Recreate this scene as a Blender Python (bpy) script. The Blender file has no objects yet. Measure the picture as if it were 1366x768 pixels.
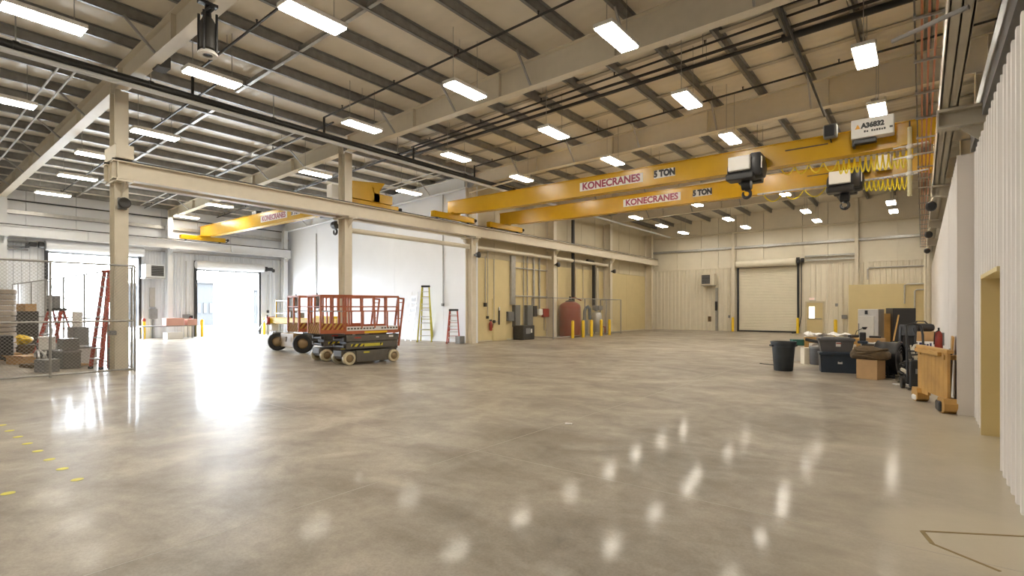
import bpy, bmesh, math, random
from mathutils import Matrix, Vector
random.seed(7)
R = math.radians
SC = bpy.context.scene
COL = SC.collection

# ---------------------------------------------------------------- camera, sky, exposure
cam_d = bpy.data.cameras.new('camera')
cam = bpy.data.objects.new('camera', cam_d)
COL.objects.link(cam)
cam.location = (0, 0, 1.7)
cam.rotation_euler = (R(90), 0, R(38))
cam_d.sensor_width = 36
cam_d.lens = 700 / 1366 * 36
cam_d.shift_y = 27.5 / 1366
cam_d.clip_start, cam_d.clip_end = 0.05, 400
SC.camera = cam

world = bpy.data.worlds.new('sky')
SC.world = world
world.use_nodes = True
_bg = world.node_tree.nodes['Background']
_bg.inputs[0].default_value = (0.82, 0.905, 1.0, 1)
_bg.inputs[1].default_value = 46.0

SC.view_settings.view_transform = 'Standard'
SC.view_settings.look = 'None'
SC.view_settings.gamma = 1
SC.view_settings.use_curve_mapping = False
SC.view_settings.exposure = 0.0
SC.cycles.use_denoising = True
SC.cycles.sample_clamp_indirect = 8
SC.cycles.max_bounces = 10
SC.cycles.diffuse_bounces = 6
SC.cycles.caustics_reflective = False

LAMP_COLOR = (1.0, 0.92, 0.785)
LAMP_STRENGTH = 54.0

for n_, (y0, y1, zt) in {'door_light_a': (13.3, 17.2, 4.2), 'door_light_b': (6.4, 10.4, 4.6)}.items():
    ld = bpy.data.lights.new(n_, 'AREA')
    ld.shape = 'RECTANGLE'
    ld.size, ld.size_y = zt, y1 - y0
    ld.cycles.is_portal = True
    lo = bpy.data.objects.new(n_, ld)
    COL.objects.link(lo)
    lo.location = (-35.3, (y0 + y1) / 2, zt / 2)
    lo.rotation_euler = (0, R(-90), 0)

# ---------------------------------------------------------------- materials
MATS = {}
def mat(name, color, rough=0.6, metal=0.0, var=0.0, scale=3.0, bump=0.0, bscale=40.0, spec=0.5, alpha=None):
    if name in MATS: return MATS[name]
    m = bpy.data.materials.new(name)
    m.use_nodes = True
    nt = m.node_tree
    b = nt.nodes['Principled BSDF']
    b.inputs['Base Color'].default_value = (*color, 1)
    b.inputs['Roughness'].default_value = rough
    b.inputs['Metallic'].default_value = metal
    b.inputs['Specular IOR Level'].default_value = spec
    if var or bump:
        tc = nt.nodes.new('ShaderNodeTexCoord')
    if var:
        n = nt.nodes.new('ShaderNodeTexNoise')
        n.inputs['Scale'].default_value = scale
        n.inputs['Detail'].default_value = 5
        nt.links.new(tc.outputs['Object'], n.inputs['Vector'])
        r = nt.nodes.new('ShaderNodeValToRGB')
        r.color_ramp.elements[0].position = 0.3
        r.color_ramp.elements[1].position = 0.7
        r.color_ramp.elements[0].color = (*[max(0, c * (1 - var)) for c in color], 1)
        r.color_ramp.elements[1].color = (*[min(1, c * (1 + var)) for c in color], 1)
        nt.links.new(n.outputs['Fac'], r.inputs['Fac'])
        nt.links.new(r.outputs['Color'], b.inputs['Base Color'])
    if bump:
        n2 = nt.nodes.new('ShaderNodeTexNoise')
        n2.inputs['Scale'].default_value = bscale
        n2.inputs['Detail'].default_value = 3
        nt.links.new(tc.outputs['Object'], n2.inputs['Vector'])
        bp = nt.nodes.new('ShaderNodeBump')
        bp.inputs['Strength'].default_value = bump
        bp.inputs['Distance'].default_value = 0.02
        nt.links.new(n2.outputs['Fac'], bp.inputs['Height'])
        nt.links.new(bp.outputs['Normal'], b.inputs['Normal'])
    MATS[name] = m
    return m

def emit(name, color, strength):
    if name in MATS: return MATS[name]
    m = bpy.data.materials.new(name)
    m.use_nodes = True
    nt = m.node_tree
    b = nt.nodes['Principled BSDF']
    b.inputs['Base Color'].default_value = (0.9, 0.9, 0.85, 1)
    b.inputs['Emission Color'].default_value = (*color, 1)
    b.inputs['Emission Strength'].default_value = strength
    MATS[name] = m
    return m

def stripes(name, c1, c2, width=0.12, axis=(1, 0, 1), rough=0.5):
    """diagonal hazard stripes printed on a plate"""
    m = bpy.data.materials.new(name); m.use_nodes = True
    nt = m.node_tree; b = nt.nodes['Principled BSDF']
    b.inputs['Roughness'].default_value = rough
    tc = nt.nodes.new('ShaderNodeTexCoord')
    d = nt.nodes.new('ShaderNodeVectorMath'); d.operation = 'DOT_PRODUCT'
    d.inputs[1].default_value = axis
    nt.links.new(tc.outputs['Object'], d.inputs[0])
    f = nt.nodes.new('ShaderNodeMath'); f.operation = 'MULTIPLY'; f.inputs[1].default_value = 1 / (2 * width)
    nt.links.new(d.outputs['Value'], f.inputs[0])
    g = nt.nodes.new('ShaderNodeMath'); g.operation = 'FRACT'
    nt.links.new(f.outputs[0], g.inputs[0])
    h = nt.nodes.new('ShaderNodeMath'); h.operation = 'GREATER_THAN'; h.inputs[1].default_value = 0.5
    nt.links.new(g.outputs[0], h.inputs[0])
    mx = nt.nodes.new('ShaderNodeMix'); mx.data_type = 'RGBA'
    mx.inputs['A'].default_value = (*c1, 1); mx.inputs['B'].default_value = (*c2, 1)
    nt.links.new(h.outputs[0], mx.inputs['Factor'])
    nt.links.new(mx.outputs['Result'], b.inputs['Base Color'])
    return m

def floor_material():
    m = bpy.data.materials.new('polished_concrete'); m.use_nodes = True
    nt = m.node_tree; L = nt.links; b = nt.nodes['Principled BSDF']
    tc = nt.nodes.new('ShaderNodeTexCoord')
    def noise(scale, detail=6, dist=0.0, rough=0.6):
        n = nt.nodes.new('ShaderNodeTexNoise')
        n.inputs['Scale'].default_value = scale; n.inputs['Detail'].default_value = detail
        n.inputs['Distortion'].default_value = dist; n.inputs['Roughness'].default_value = rough
        L.new(tc.outputs['Object'], n.inputs['Vector']); return n
    def ramp(src, p0, c0, p1, c1):
        r = nt.nodes.new('ShaderNodeValToRGB'); e = r.color_ramp.elements
        e[0].position = p0; e[1].position = p1
        e[0].color = (*c0, 1) if len(c0) == 3 else c0; e[1].color = (*c1, 1) if len(c1) == 3 else c1
        L.new(src, r.inputs['Fac']); return r
    def mix(fac, a, bb, mode='MIX'):
        x = nt.nodes.new('ShaderNodeMix'); x.data_type = 'RGBA'; x.blend_type = mode
        if isinstance(fac, float): x.inputs['Factor'].default_value = fac
        else: L.new(fac, x.inputs['Factor'])
        for s, v in (('A', a), ('B', bb)):
            if isinstance(v, tuple): x.inputs[s].default_value = (*v, 1)
            else: L.new(v, x.inputs[s])
        return x.outputs['Result']
    n1 = noise(0.28, 7, 0.6); n2 = noise(1.6, 8, 0.8); n3 = noise(9, 5, 0.3)
    c1 = ramp(n1.outputs['Fac'], 0.32, (0.36, 0.318, 0.262), 0.68, (0.55, 0.49, 0.405))
    c2 = ramp(n2.outputs['Fac'], 0.35, (0.52, 0.50, 0.47), 0.66, (1, 1, 1))
    col = mix(0.55, c1.outputs['Color'], c2.outputs['Color'], 'MULTIPLY')
    c3 = ramp(n3.outputs['Fac'], 0.3, (0.8, 0.8, 0.8), 0.6, (1.0, 1.0, 1.0))
    col = mix(0.6, col, c3.outputs['Color'], 'MULTIPLY')
    n6 = noise(45, 4, 0.0, 0.7)
    c6 = ramp(n6.outputs['Fac'], 0.35, (0.80, 0.80, 0.79), 0.6, (1.0, 1.0, 1.0))
    col = mix(0.8, col, c6.outputs['Color'], 'MULTIPLY')
    mp = nt.nodes.new('ShaderNodeMapping'); mp.inputs['Scale'].default_value = (0.55, 0.85, 1); mp.inputs['Rotation'].default_value = (0, 0, 0.5)
    L.new(tc.outputs['Object'], mp.inputs[0])
    n7 = nt.nodes.new('ShaderNodeTexNoise'); n7.inputs['Scale'].default_value = 0.9; n7.inputs['Detail'].default_value = 8; n7.inputs['Roughness'].default_value = 0.62; n7.inputs['Distortion'].default_value = 0.9
    L.new(mp.outputs[0], n7.inputs['Vector'])
    c7 = ramp(n7.outputs['Fac'], 0.36, (0.60, 0.57, 0.53), 0.62, (1, 1, 1))
    col = mix(0.9, col, c7.outputs['Color'], 'MULTIPLY')
    # dusty unpolished strip beside the right wall
    sep = nt.nodes.new('ShaderNodeSeparateXYZ'); L.new(tc.outputs['Object'], sep.inputs[0])
    def math_(op, a, bb=None):
        x = nt.nodes.new('ShaderNodeMath'); x.operation = op
        for i, v in enumerate((a, bb)):
            if v is None: continue
            if isinstance(v, (int, float)): x.inputs[i].default_value = v
            else: L.new(v, x.inputs[i])
        return x.outputs[0]
    n4 = noise(0.9, 3, 0.0, 0.5)
    wob = math_('MULTIPLY', math_('SUBTRACT', n4.outputs['Fac'], 0.5), 1.3)
    d = math_('ADD', sep.outputs['X'], wob)
    near = nt.nodes.new('ShaderNodeMapRange')
    near.inputs['From Min'].default_value = -1.1; near.inputs['From Max'].default_value = 0.5
    L.new(d, near.inputs['Value'])
    col = mix(math_('MULTIPLY', near.outputs[0], 0.75), col, (0.52, 0.47, 0.37))
    # pale round patch in front of the cut corner
    vd = nt.nodes.new('ShaderNodeVectorMath'); vd.operation = 'DISTANCE'
    vd.inputs[1].default_value = (0.35, 5.15, 0)
    L.new(tc.outputs['Object'], vd.inputs[0])
    pr = nt.nodes.new('ShaderNodeMapRange')
    pr.inputs['From Min'].default_value = 0.75; pr.inputs['From Max'].default_value = 0.5
    L.new(math_('ADD', vd.outputs['Value'], math_('MULTIPLY', wob, 0.12)), pr.inputs['Value'])
    col = mix(math_('MULTIPLY', pr.outputs[0], 0.55), col, (0.56, 0.50, 0.38))
    L.new(col, b.inputs['Base Color'])
    rr = nt.nodes.new('ShaderNodeMapRange')
    rr.inputs['To Min'].default_value = 0.05; rr.inputs['To Max'].default_value = 0.15
    L.new(n2.outputs['Fac'], rr.inputs['Value'])
    r2 = math_('ADD', rr.outputs[0], math_('MULTIPLY', near.outputs[0], 0.04))
    b.inputs['Roughness'].default_value = 0.42
    L.new(r2, b.inputs['Coat Roughness'])
    cw = nt.nodes.new('ShaderNodeMapRange'); cw.inputs['To Min'].default_value = 0.17; cw.inputs['To Max'].default_value = 0.08
    cw.inputs['From Min'].default_value = 0.35; cw.inputs['From Max'].default_value = 0.65
    L.new(n1.outputs['Fac'], cw.inputs['Value']); L.new(cw.outputs[0], b.inputs['Coat Weight'])
    b.inputs['Specular IOR Level'].default_value = 0.15
    bp = nt.nodes.new('ShaderNodeBump'); bp.inputs['Strength'].default_value = 0.06; bp.inputs['Distance'].default_value = 0.01
    L.new(noise(2.6, 3).outputs['Fac'], bp.inputs['Height']); L.new(bp.outputs['Normal'], b.inputs['Normal'])
    MATS['floor'] = m
    return m

def insulation_material():
    m = mat('roof_insulation', (0.78, 0.725, 0.615), 0.36, 0.0, 0.05, 1.2)
    nt = m.node_tree; b = nt.nodes['Principled BSDF']
    tc = nt.nodes.new('ShaderNodeTexCoord')
    w = nt.nodes.new('ShaderNodeTexWave'); w.wave_type = 'BANDS'; w.bands_direction = 'Y'
    w.inputs['Scale'].default_value = 0.9; w.inputs['Distortion'].default_value = 3.5; w.inputs['Detail'].default_value = 3
    nt.links.new(tc.outputs['Object'], w.inputs['Vector'])
    bp = nt.nodes.new('ShaderNodeBump'); bp.inputs['Strength'].default_value = 0.35; bp.inputs['Distance'].default_value = 0.03
    nt.links.new(w.outputs['Fac'], bp.inputs['Height']); nt.links.new(bp.outputs['Normal'], b.inputs['Normal'])
    return m

M_white = mat('white_panel', (0.73, 0.74, 0.755), 0.5, 0, 0.03, 1.5)
M_whitewall = mat('white_wallboard', (0.80, 0.815, 0.85), 0.55, 0, 0.02, 1.0)
M_cream = mat('cream_steel', (0.66, 0.60, 0.485), 0.45, 0, 0.03, 4)
M_liner = mat('liner_sheet', (0.73, 0.675, 0.55), 0.42, 0, 0.03, 2)
M_tan = mat('tan_paint', (0.62, 0.51, 0.275), 0.6, 0, 0.03, 2)
M_galv = mat('galvanised_steel', (0.42, 0.41, 0.39), 0.38, 0.55, 0.12, 6)
M_grey = mat('grey_primer', (0.36, 0.35, 0.34), 0.45, 0, 0.05, 5)
M_black = mat('black_pipe', (0.022, 0.020, 0.018), 0.4, 0, 0.2, 5)
M_blk = mat('black_plastic', (0.02, 0.02, 0.022), 0.4)
M_rubber = mat('black_rubber', (0.018, 0.017, 0.016), 0.75)
M_yellow = mat('crane_yellow', (0.56, 0.32, 0.006), 0.26, 0, 0.04, 3)
M_safety = mat('safety_yellow', (0.78, 0.52, 0.02), 0.4, 0, 0.05, 4)
M_orange = mat('lift_orange', (0.42, 0.12, 0.05), 0.45, 0, 0.12, 6)
M_liftgrey = mat('lift_grey', (0.115, 0.105, 0.09), 0.5, 0, 0.12, 6)
M_liftdark = mat('lift_dark', (0.045, 0.042, 0.038), 0.55, 0, 0.15, 6)
M_lifttan = mat('lift_tan', (0.27, 0.185, 0.09), 0.5, 0, 0.06, 5)
M_ivory = mat('ivory_tyre', (0.62, 0.54, 0.36), 0.55, 0, 0.08, 8)
M_red = mat('red_paint', (0.34, 0.045, 0.03), 0.4, 0, 0.1, 4)
M_tank = mat('tank_red', (0.26, 0.065, 0.035), 0.42, 0, 0.12, 3)
M_fibre = mat('ladder_red', (0.40, 0.06, 0.035), 0.5, 0, 0.08, 6)
M_fibrey = mat('ladder_yellow', (0.55, 0.50, 0.05), 0.5, 0, 0.08, 6)
M_alu = mat('aluminium', (0.70, 0.70, 0.70), 0.35, 0.6, 0.05, 8)
M_card = mat('cardboard', (0.45, 0.28, 0.13), 0.8, 0, 0.08, 4)
M_wood = mat('pine_wood', (0.50, 0.29, 0.085), 0.5, 0, 0.18, 3)
M_navy = mat('navy_plastic', (0.022, 0.035, 0.055), 0.45, 0, 0.1, 5)
M_bin = mat('charcoal_plastic', (0.035, 0.042, 0.05), 0.5, 0, 0.1, 5)
M_tote = mat('grey_plastic', (0.10, 0.10, 0.105), 0.5, 0, 0.1, 5)
M_copper = mat('orange_bar', (0.50, 0.17, 0.07), 0.45, 0, 0.08, 5)
M_panelgrey = mat('panel_grey', (0.16, 0.16, 0.15), 0.45, 0, 0.06, 5)
M_midgrey = mat('machine_grey', (0.22, 0.22, 0.22), 0.5, 0, 0.1, 5)
M_paper = mat('white_paper', (0.82, 0.81, 0.80), 0.7)
M_sticker = mat('sticker_white', (0.80, 0.78, 0.74), 0.5)
M_letter_red = mat('letter_red', (0.30, 0.03, 0.075), 0.5)
M_letter_blk = mat('letter_black', (0.012, 0.012, 0.012), 0.5)
M_lamp = emit('lamp_diffuser', LAMP_COLOR, LAMP_STRENGTH)
M_glow = emit('lit_window', (1, 0.97, 0.9), 1.6)
M_exit = emit('exit_red', (1.0, 0.12, 0.06), 0.5)
M_dark = mat('dark_recess', (0.03, 0.028, 0.026), 0.8)
M_green = mat('green_plastic', (0.03, 0.14, 0.12), 0.5)
M_steel = mat('stainless', (0.55, 0.54, 0.52), 0.3, 0.7, 0.05, 5)
M_glass = mat('window_glass', (0.35, 0.40, 0.45), 0.1)
M_ext = mat('far_building', (0.010, 0.0105, 0.011), 0.8, 0, 0.05, 0.4)
M_extdark = mat('far_building_dark', (0.006, 0.0065, 0.007), 0.5)
M_apron = mat('concrete_apron', (0.55, 0.54, 0.52), 0.9, 0, 0.05, 0.5)
M_caulk = mat('joint_caulk', (0.26, 0.19, 0.08), 0.7, 0, 0.1, 10)
M_dot = mat('floor_tape', (0.62, 0.56, 0.02), 0.5)
M_brown = mat('brown_fabric', (0.10, 0.065, 0.03), 0.8, 0, 0.3, 8)
M_mirrorgrey = mat('fridge_panel', (0.55, 0.53, 0.48), 0.35, 0.3, 0.06, 4)
M_pink = mat('pink_plastic', (0.55, 0.30, 0.24), 0.5)
M_cable = mat('festoon_yellow', (0.85, 0.70, 0.03), 0.45)

# ---------------------------------------------------------------- mesh helpers
class MB:
    """collects verts and faces of one part"""
    def __init__(self): self.v = []; self.f = []; self.s = []
    def add(self, vs, fs, smooth=False):
        o = len(self.v)
        self.v += [tuple(p) for p in vs]
        self.f += [tuple(i + o for i in f) for f in fs]
        self.s += [smooth] * len(fs)
        return self
    def box(self, x0, x1, y0, y1, z0, z1):
        vs = [(x, y, z) for z in (z0, z1) for y in (y0, y1) for x in (x0, x1)]
        return self.add(vs, [(0, 2, 3, 1), (4, 5, 7, 6), (0, 1, 5, 4), (2, 6, 7, 3), (0, 4, 6, 2), (1, 3, 7, 5)])
    def cbox(self, c, s, rz=0, rx=0, ry=0, bev=0.0):
        """box by centre and size, optionally turned, with chamfered vertical-profile edges when bev"""
        M = Matrix.Translation(c) @ Matrix.Rotation(rz, 4, 'Z') @ Matrix.Rotation(ry, 4, 'Y') @ Matrix.Rotation(rx, 4, 'X')
        hx, hy, hz = s[0] / 2, s[1] / 2, s[2] / 2
        if not bev:
            vs = [M @ Vector((x, y, z)) for z in (-hz, hz) for y in (-hy, hy) for x in (-hx, hx)]
            return self.add(vs, [(0, 2, 3, 1), (4, 5, 7, 6), (0, 1, 5, 4), (2, 6, 7, 3), (0, 4, 6, 2), (1, 3, 7, 5)])
        bev = min(bev, hx * .9, hy * .9, hz * .9)
        bm = bmesh.new()
        bmesh.ops.create_cube(bm, size=1)
        for v in bm.verts: v.co = Vector((v.co.x * s[0], v.co.y * s[1], v.co.z * s[2]))
        bmesh.ops.bevel(bm, geom=bm.edges[:], offset=bev, segments=2, affect='EDGES', profile=0.5)
        for v in bm.verts: v.co = M @ v.co
        bm.verts.ensure_lookup_table()
        self.add([v.co for v in bm.verts], [[v.index for v in f.verts] for f in bm.faces])
        bm.free(); return self
    def tube(self, pts, r, n=8, cap=True):
        pts = [Vector(p) for p in pts]
        rs = r if isinstance(r, (list, tuple)) else [r] * len(pts)
        vs = []; fs = []
        up = None
        for i, p in enumerate(pts):
            t = (pts[min(i + 1, len(pts) - 1)] - pts[max(i - 1, 0)]).normalized()
            if up is None:
                up = Vector((0, 0, 1)) if abs(t.z) < 0.9 else Vector((1, 0, 0))
            a = t.cross(up)
            if a.length < 1e-6: a = t.cross(Vector((0, 1, 0)))
            a.normalize(); b = a.cross(t).normalized(); up = b
            for k in range(n):
                w = 2 * math.pi * k / n
                vs.append(p + rs[i] * (math.cos(w) * a + math.sin(w) * b))
        for i in range(len(pts) - 1):
            for k in range(n):
                k2 = (k + 1) % n
                fs.append((i * n + k, i * n + k2, (i + 1) * n + k2, (i + 1) * n + k))
        self.add(vs, fs, n > 5)
        if cap:
            o = len(self.v) - len(vs)
            self.f.append(tuple(o + k for k in reversed(range(n)))); self.s.append(False)
            e = o + (len(pts) - 1) * n
            self.f.append(tuple(e + k for k in range(n))); self.s.append(False)
        return self
    def bar(self, p, q, w, h=None):
        """square bar between two points"""
        h = h or w
        p, q = Vector(p), Vector(q); t = (q - p).normalized()
        up = Vector((0, 0, 1)) if abs(t.z) < 0.95 else Vector((0, 1, 0))
        a = t.cross(up).normalized(); b = a.cross(t).normalized()
        vs = []
        for c in (p, q):
            for sa, sb in ((-1, -1), (1, -1), (1, 1), (-1, 1)):
                vs.append(c + a * sa * w / 2 + b * sb * h / 2)
        return self.add(vs, [(3, 2, 1, 0), (4, 5, 6, 7), (0, 1, 5, 4), (1, 2, 6, 5), (2, 3, 7, 6), (3, 0, 4, 7)])
    def lathe(self, prof, c=(0, 0, 0), axis='Z', n=20, cap=True):
        """profile [(r, h)] spun round an axis through c"""
        vs = []; fs = []
        for r, h in prof:
            for k in range(n):
                w = 2 * math.pi * k / n; x, y = r * math.cos(w), r * math.sin(w)
                p = {'Z': (x, y, h), 'X': (h, x, y), 'Y': (y, h, x)}[axis]
                vs.append((c[0] + p[0], c[1] + p[1], c[2] + p[2]))
        for i in range(len(prof) - 1):
            for k in range(n):
                k2 = (k + 1) % n
                fs.append((i * n + k, i * n + k2, (i + 1) * n + k2, (i + 1) * n + k))
        self.add(vs, fs, True)
        if cap:
            o = len(self.v) - len(vs)
            self.f.append(tuple(o + k for k in reversed(range(n)))); self.s.append(False)
            e = o + (len(prof) - 1) * n
            self.f.append(tuple(e + k for k in range(n))); self.s.append(False)
        return self
    def prism(self, poly, a0, a1, axis='Y'):
        """2D polygon extruded along an axis; poly in (x,z) for Y, (y,z) for X, (x,y) for Z"""
        n = len(poly); vs = []
        for a in (a0, a1):
            for p, q in poly:
                vs.append({'Y': (p, a, q), 'X': (a, p, q), 'Z': (p, q, a)}[axis])
        fs = [tuple(range(n)), tuple(reversed(range(n, 2 * n)))]
        for k in range(n):
            k2 = (k + 1) % n
            fs.append((k, n + k, n + k2, k2))
        return self.add(vs, fs)
    def build(self, name, m, parent=None, world=False, kind=None):
        me = bpy.data.meshes.new(name)
        vs = self.v
        if world and parent is not None:
            W = W_of(parent).inverted()
            vs = [tuple(W @ Vector(p)) for p in vs]
        me.from_pydata(vs, [], self.f)
        me.polygons.foreach_set('use_smooth', self.s)
        bm = bmesh.new(); bm.from_mesh(me)
        bmesh.ops.recalc_face_normals(bm, faces=bm.faces[:])
        bm.to_mesh(me); bm.free()
        if any(self.s):
            try: me.set_sharp_from_angle(angle=R(40))
            except Exception: pass
        me.materials.append(m)
        o = bpy.data.objects.new(name, me)
        COL.objects.link(o)
        if parent is not None: o.parent = parent
        if kind: o['kind'] = kind
        return o

def W_of(o):
    M = Matrix.LocRotScale(o.location, o.rotation_euler, o.scale)
    return W_of(o.parent) @ M if o.parent else M

def thing(name, label, cat, loc=(0, 0, 0), rz=0.0, group=None, kind=None):
    o = bpy.data.objects.new(name, None)
    o.empty_display_size = 0.2
    COL.objects.link(o)
    o.location = loc; o.rotation_euler = (0, 0, rz)
    return tag(o, label, cat, group, kind)

def tag(o, label=None, cat=None, group=None, kind=None):
    if label: o['label'] = label
    if cat: o['category'] = cat
    if group: o['group'] = group
    if kind: o['kind'] = kind
    return o

def struct(o, label=None):
    o['kind'] = 'structure'
    if label: o['label'] = label
    return o

KIDS = {}
def children(o): return [c for c in COL.objects if c.parent is o]
def copy_tree(o, label=None, loc=None, rz=None, parent=None):
    c = o.copy(); COL.objects.link(c)
    if parent is not None: c.parent = parent
    for ch in list(o.children): copy_tree(ch, parent=c)
    if label: c['label'] = label
    if loc is not None: c.location = loc
    if rz is not None: c.rotation_euler = (0, 0, rz)
    return c

def text(name, body, size, m, parent, loc, rot, ext=0.003, bold=0.0, sx=1.0):
    """flat lettering as a mesh"""
    cu = bpy.data.curves.new(name, 'FONT')
    cu.body = body; cu.size = size; cu.extrude = ext; cu.offset = bold
    cu.align_x = 'CENTER'; cu.align_y = 'CENTER'; cu.resolution_u = 3
    tmp = bpy.data.objects.new(name, cu)
    COL.objects.link(tmp)
    dg = bpy.context.evaluated_depsgraph_get(); dg.update()
    me = bpy.data.meshes.new_from_object(tmp.evaluated_get(dg))
    COL.objects.unlink(tmp); bpy.data.objects.remove(tmp)
    me.materials.clear(); me.materials.append(m)
    o = bpy.data.objects.new(name, me); COL.objects.link(o)
    o.parent = parent; o.location = loc; o.rotation_euler = rot; o.scale = (sx, 1, 1)
    return o

def corrugated(mb, a, b, z0, z1, nrm, pitch=0.3, depth=0.035, phase=0.0):
    """trapezoid-ribbed sheet from a to b (2D points), ribs standing out along nrm"""
    a, b = Vector(a), Vector(b); nrm = Vector(nrm); L = (b - a).length; t = (b - a) / L
    pts = []; s = -phase
    prof = ((0.0, 0), (0.56, 0), (0.66, 1), (0.90, 1), (1.0, 0))
    while s < L:
        for u, d in prof[:-1]:
            q = s + u * pitch
            if 0 <= q <= L: pts.append((q, d * depth))
        s += pitch
    if not pts or pts[0][0] > 0: pts.insert(0, (0, 0))
    pts.append((L, 0))
    vs = []
    for q, d in pts:
        p = a + t * q + nrm * d
        vs += [(p.x, p.y, z0), (p.x, p.y, z1)]
    back = []
    for q in (L, 0):
        p = a + t * q - nrm * 0.03
        back += [(p.x, p.y, z0), (p.x, p.y, z1)]
    vs += back
    n = len(pts)
    fs = [(2 * i, 2 * i + 2, 2 * i + 3, 2 * i + 1) for i in range(n + 1)]
    fs.append((2 * n + 2, 0, 1, 2 * n + 3))
    fs.append(tuple(2 * i + 1 for i in range(n + 2)))
    mb.add(vs, fs); return mb
# ================================================================ setting
def zt(x): return 9.0 + 0.044 * x            # underside of the purlins
XL, XM, XR = -34.9, -17.75, 0.64             # left wall, tan middle wall, right liner wall
YB, YW, YF = 41.5, 19.2, -8.0                # back wall, white wall, wall behind the camera
COLY = [4.72, 11.9, 19.0, 26.15, 33.3, 40.4]

floor_mat = floor_material()
f = MB()
f.box(XL - 0.3, 2.6, YF - 0.2, YW + 0.2, -0.2, 0.0)
f.box(XM - 0.3, 2.6, YW + 0.2, YB + 0.3, -0.2, 0.0)
FLOOR = struct(f.build('floor', floor_mat), 'polished mottled concrete floor')
# sawn joints: shallow pale lines
M_joint = mat('floor_joint', (0.40, 0.36, 0.30), 0.4)
for y in (4.7, 11.9, 19.0, 26.1, 33.3):
    MB().box(XL if y < 19.1 else XM, XR - 0.05, y - 0.004, y + 0.004, 0, 0.0008).build('control_joint', M_joint, FLOOR)
for x in (-12.8, -8.5, -4.2):
    MB().box(x - 0.004, x + 0.004, YF, YB - 0.2, 0, 0.0008).build('control_joint', M_joint, FLOOR)
# caulked corner of the cut slab at the lower right
j = MB()
j.bar((0.0, 5.09, 0.001), (0.62, 5.45, 0.001), 0.022, 0.004)
j.bar((0.0, 5.09, 0.001), (0.06, 4.86, 0.001), 0.03, 0.004)
j.bar((0.06, 4.86, 0.001), (0.40, 4.62, 0.001), 0.022, 0.004)
j.build('caulk_line', M_caulk, FLOOR)

g = MB().box(-140, XL - 0.3, -90, 110, -0.25, -0.03)
struct(g.build('ground', M_apron), 'bright concrete yard outside the open doors')

# ---- ceiling
M_ins = insulation_material()
CEIL = struct(bpy.data.objects.new('ceiling', None), 'insulated metal roof on steel purlins')
COL.objects.link(CEIL)
PX0 = [-34.6 + 1.447 * k for k in range(26)]        # purlin lines
XE = 2.56
def roof_strip(xa, xb, y0, y1):
    m = MB(); n = 6; vs = []; fs = []
    for i in range(n + 1):
        t = i / n; x = xa + (xb - xa) * t
        z = zt(x) + 0.25 - 0.05 * math.sin(math.pi * t)
        vs += [(x, y0, z), (x, y1, z), (x, y0, z + 0.12), (x, y1, z + 0.12)]
    for i in range(n):
        a, b = 4 * i, 4 * (i + 1)
        fs += [(a, a + 1, b + 1, b), (a + 2, b + 2, b + 3, a + 3), (a, b, b + 2, a + 2), (a + 1, a + 3, b + 3, b + 1)]
    m.add(vs, fs, True)
    return m
edges = [XL - 0.1] + PX0[1:] + [XE]
for a, b in zip(edges[:-1], edges[1:]):
    if b - a < 0.05: continue
    yend = YW + 0.3 if b < XM + 0.4 else YB + 0.2
    roof_strip(a, b, YF - 0.1, yend).build('insulation_strip', M_ins, CEIL)
M_purlin = mat('purlin_steel', (0.27, 0.265, 0.255), 0.42, 0.4, 0.15, 5)
for x in PX0:
    yend = YW if x < XM else YB
    z = zt(x)
    m = MB()
    # zed purlin: lower flange, web, upper flange
    m.box(x - 0.006, x + 0.006, YF, yend, z, z + 0.24)
    m.box(x - 0.085, x + 0.006, YF, yend, z, z + 0.012)
    m.box(x - 0.085, x - 0.073, YF, yend, z, z + 0.03)
    m.box(x - 0.006, x + 0.085, YF, yend, z + 0.228, z + 0.24)
    m.build('purlin', M_purlin, CEIL)
# soft cross straps under the insulation of the right bay, bridging angles between purlins
M_strap = mat('roof_strap', (0.46, 0.42, 0.35), 0.6)
def sloped(mb, x0, x1, y0, y1, dz0, dz1):
    vs = [(x, y, zt(x) + dz) for dz in (dz0, dz1) for y in (y0, y1) for x in (x0, x1)]
    mb.add(vs, [(0, 2, 3, 1), (4, 5, 7, 6), (0, 1, 5, 4), (2, 6, 7, 3), (0, 4, 6, 2), (1, 3, 7, 5)])
    return mb
for y in (12.9, 14.3, 15.7, 17.1, 20.4, 21.8, 23.2, 24.6, 27.5, 29, 30.5, 34.8, 36.4, 38):
    sloped(MB(), XM + 0.4, XE - 0.5, y - 0.09, y + 0.09, 0.17, 0.19).build('insulation_strap', M_strap, CEIL)
for y, xa, xb in ((7.55, XL + 0.3, -17.9), (7.45, -16.5, 1.2), (14.6, XL + 0.3, -17.9), (1.0, -30, -3)):
    m = sloped(MB(), xa, xb, y - 0.05, y + 0.05, 0.015, 0.03)
    sloped(m, xa, xb, y - 0.05, y - 0.035, 0.015, 0.13)
    m.build('purlin_bridging', M_galv, CEIL)
for y in (3.6, 3.95, 10.3, 10.75, 17.4, 17.8):     # slender pale brace rods over the left bay
    sloped(MB(), XL + 0.6, -18.2, y - 0.02, y + 0.02, -0.05, -0.01).build('brace_rod', M_white, CEIL)

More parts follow.
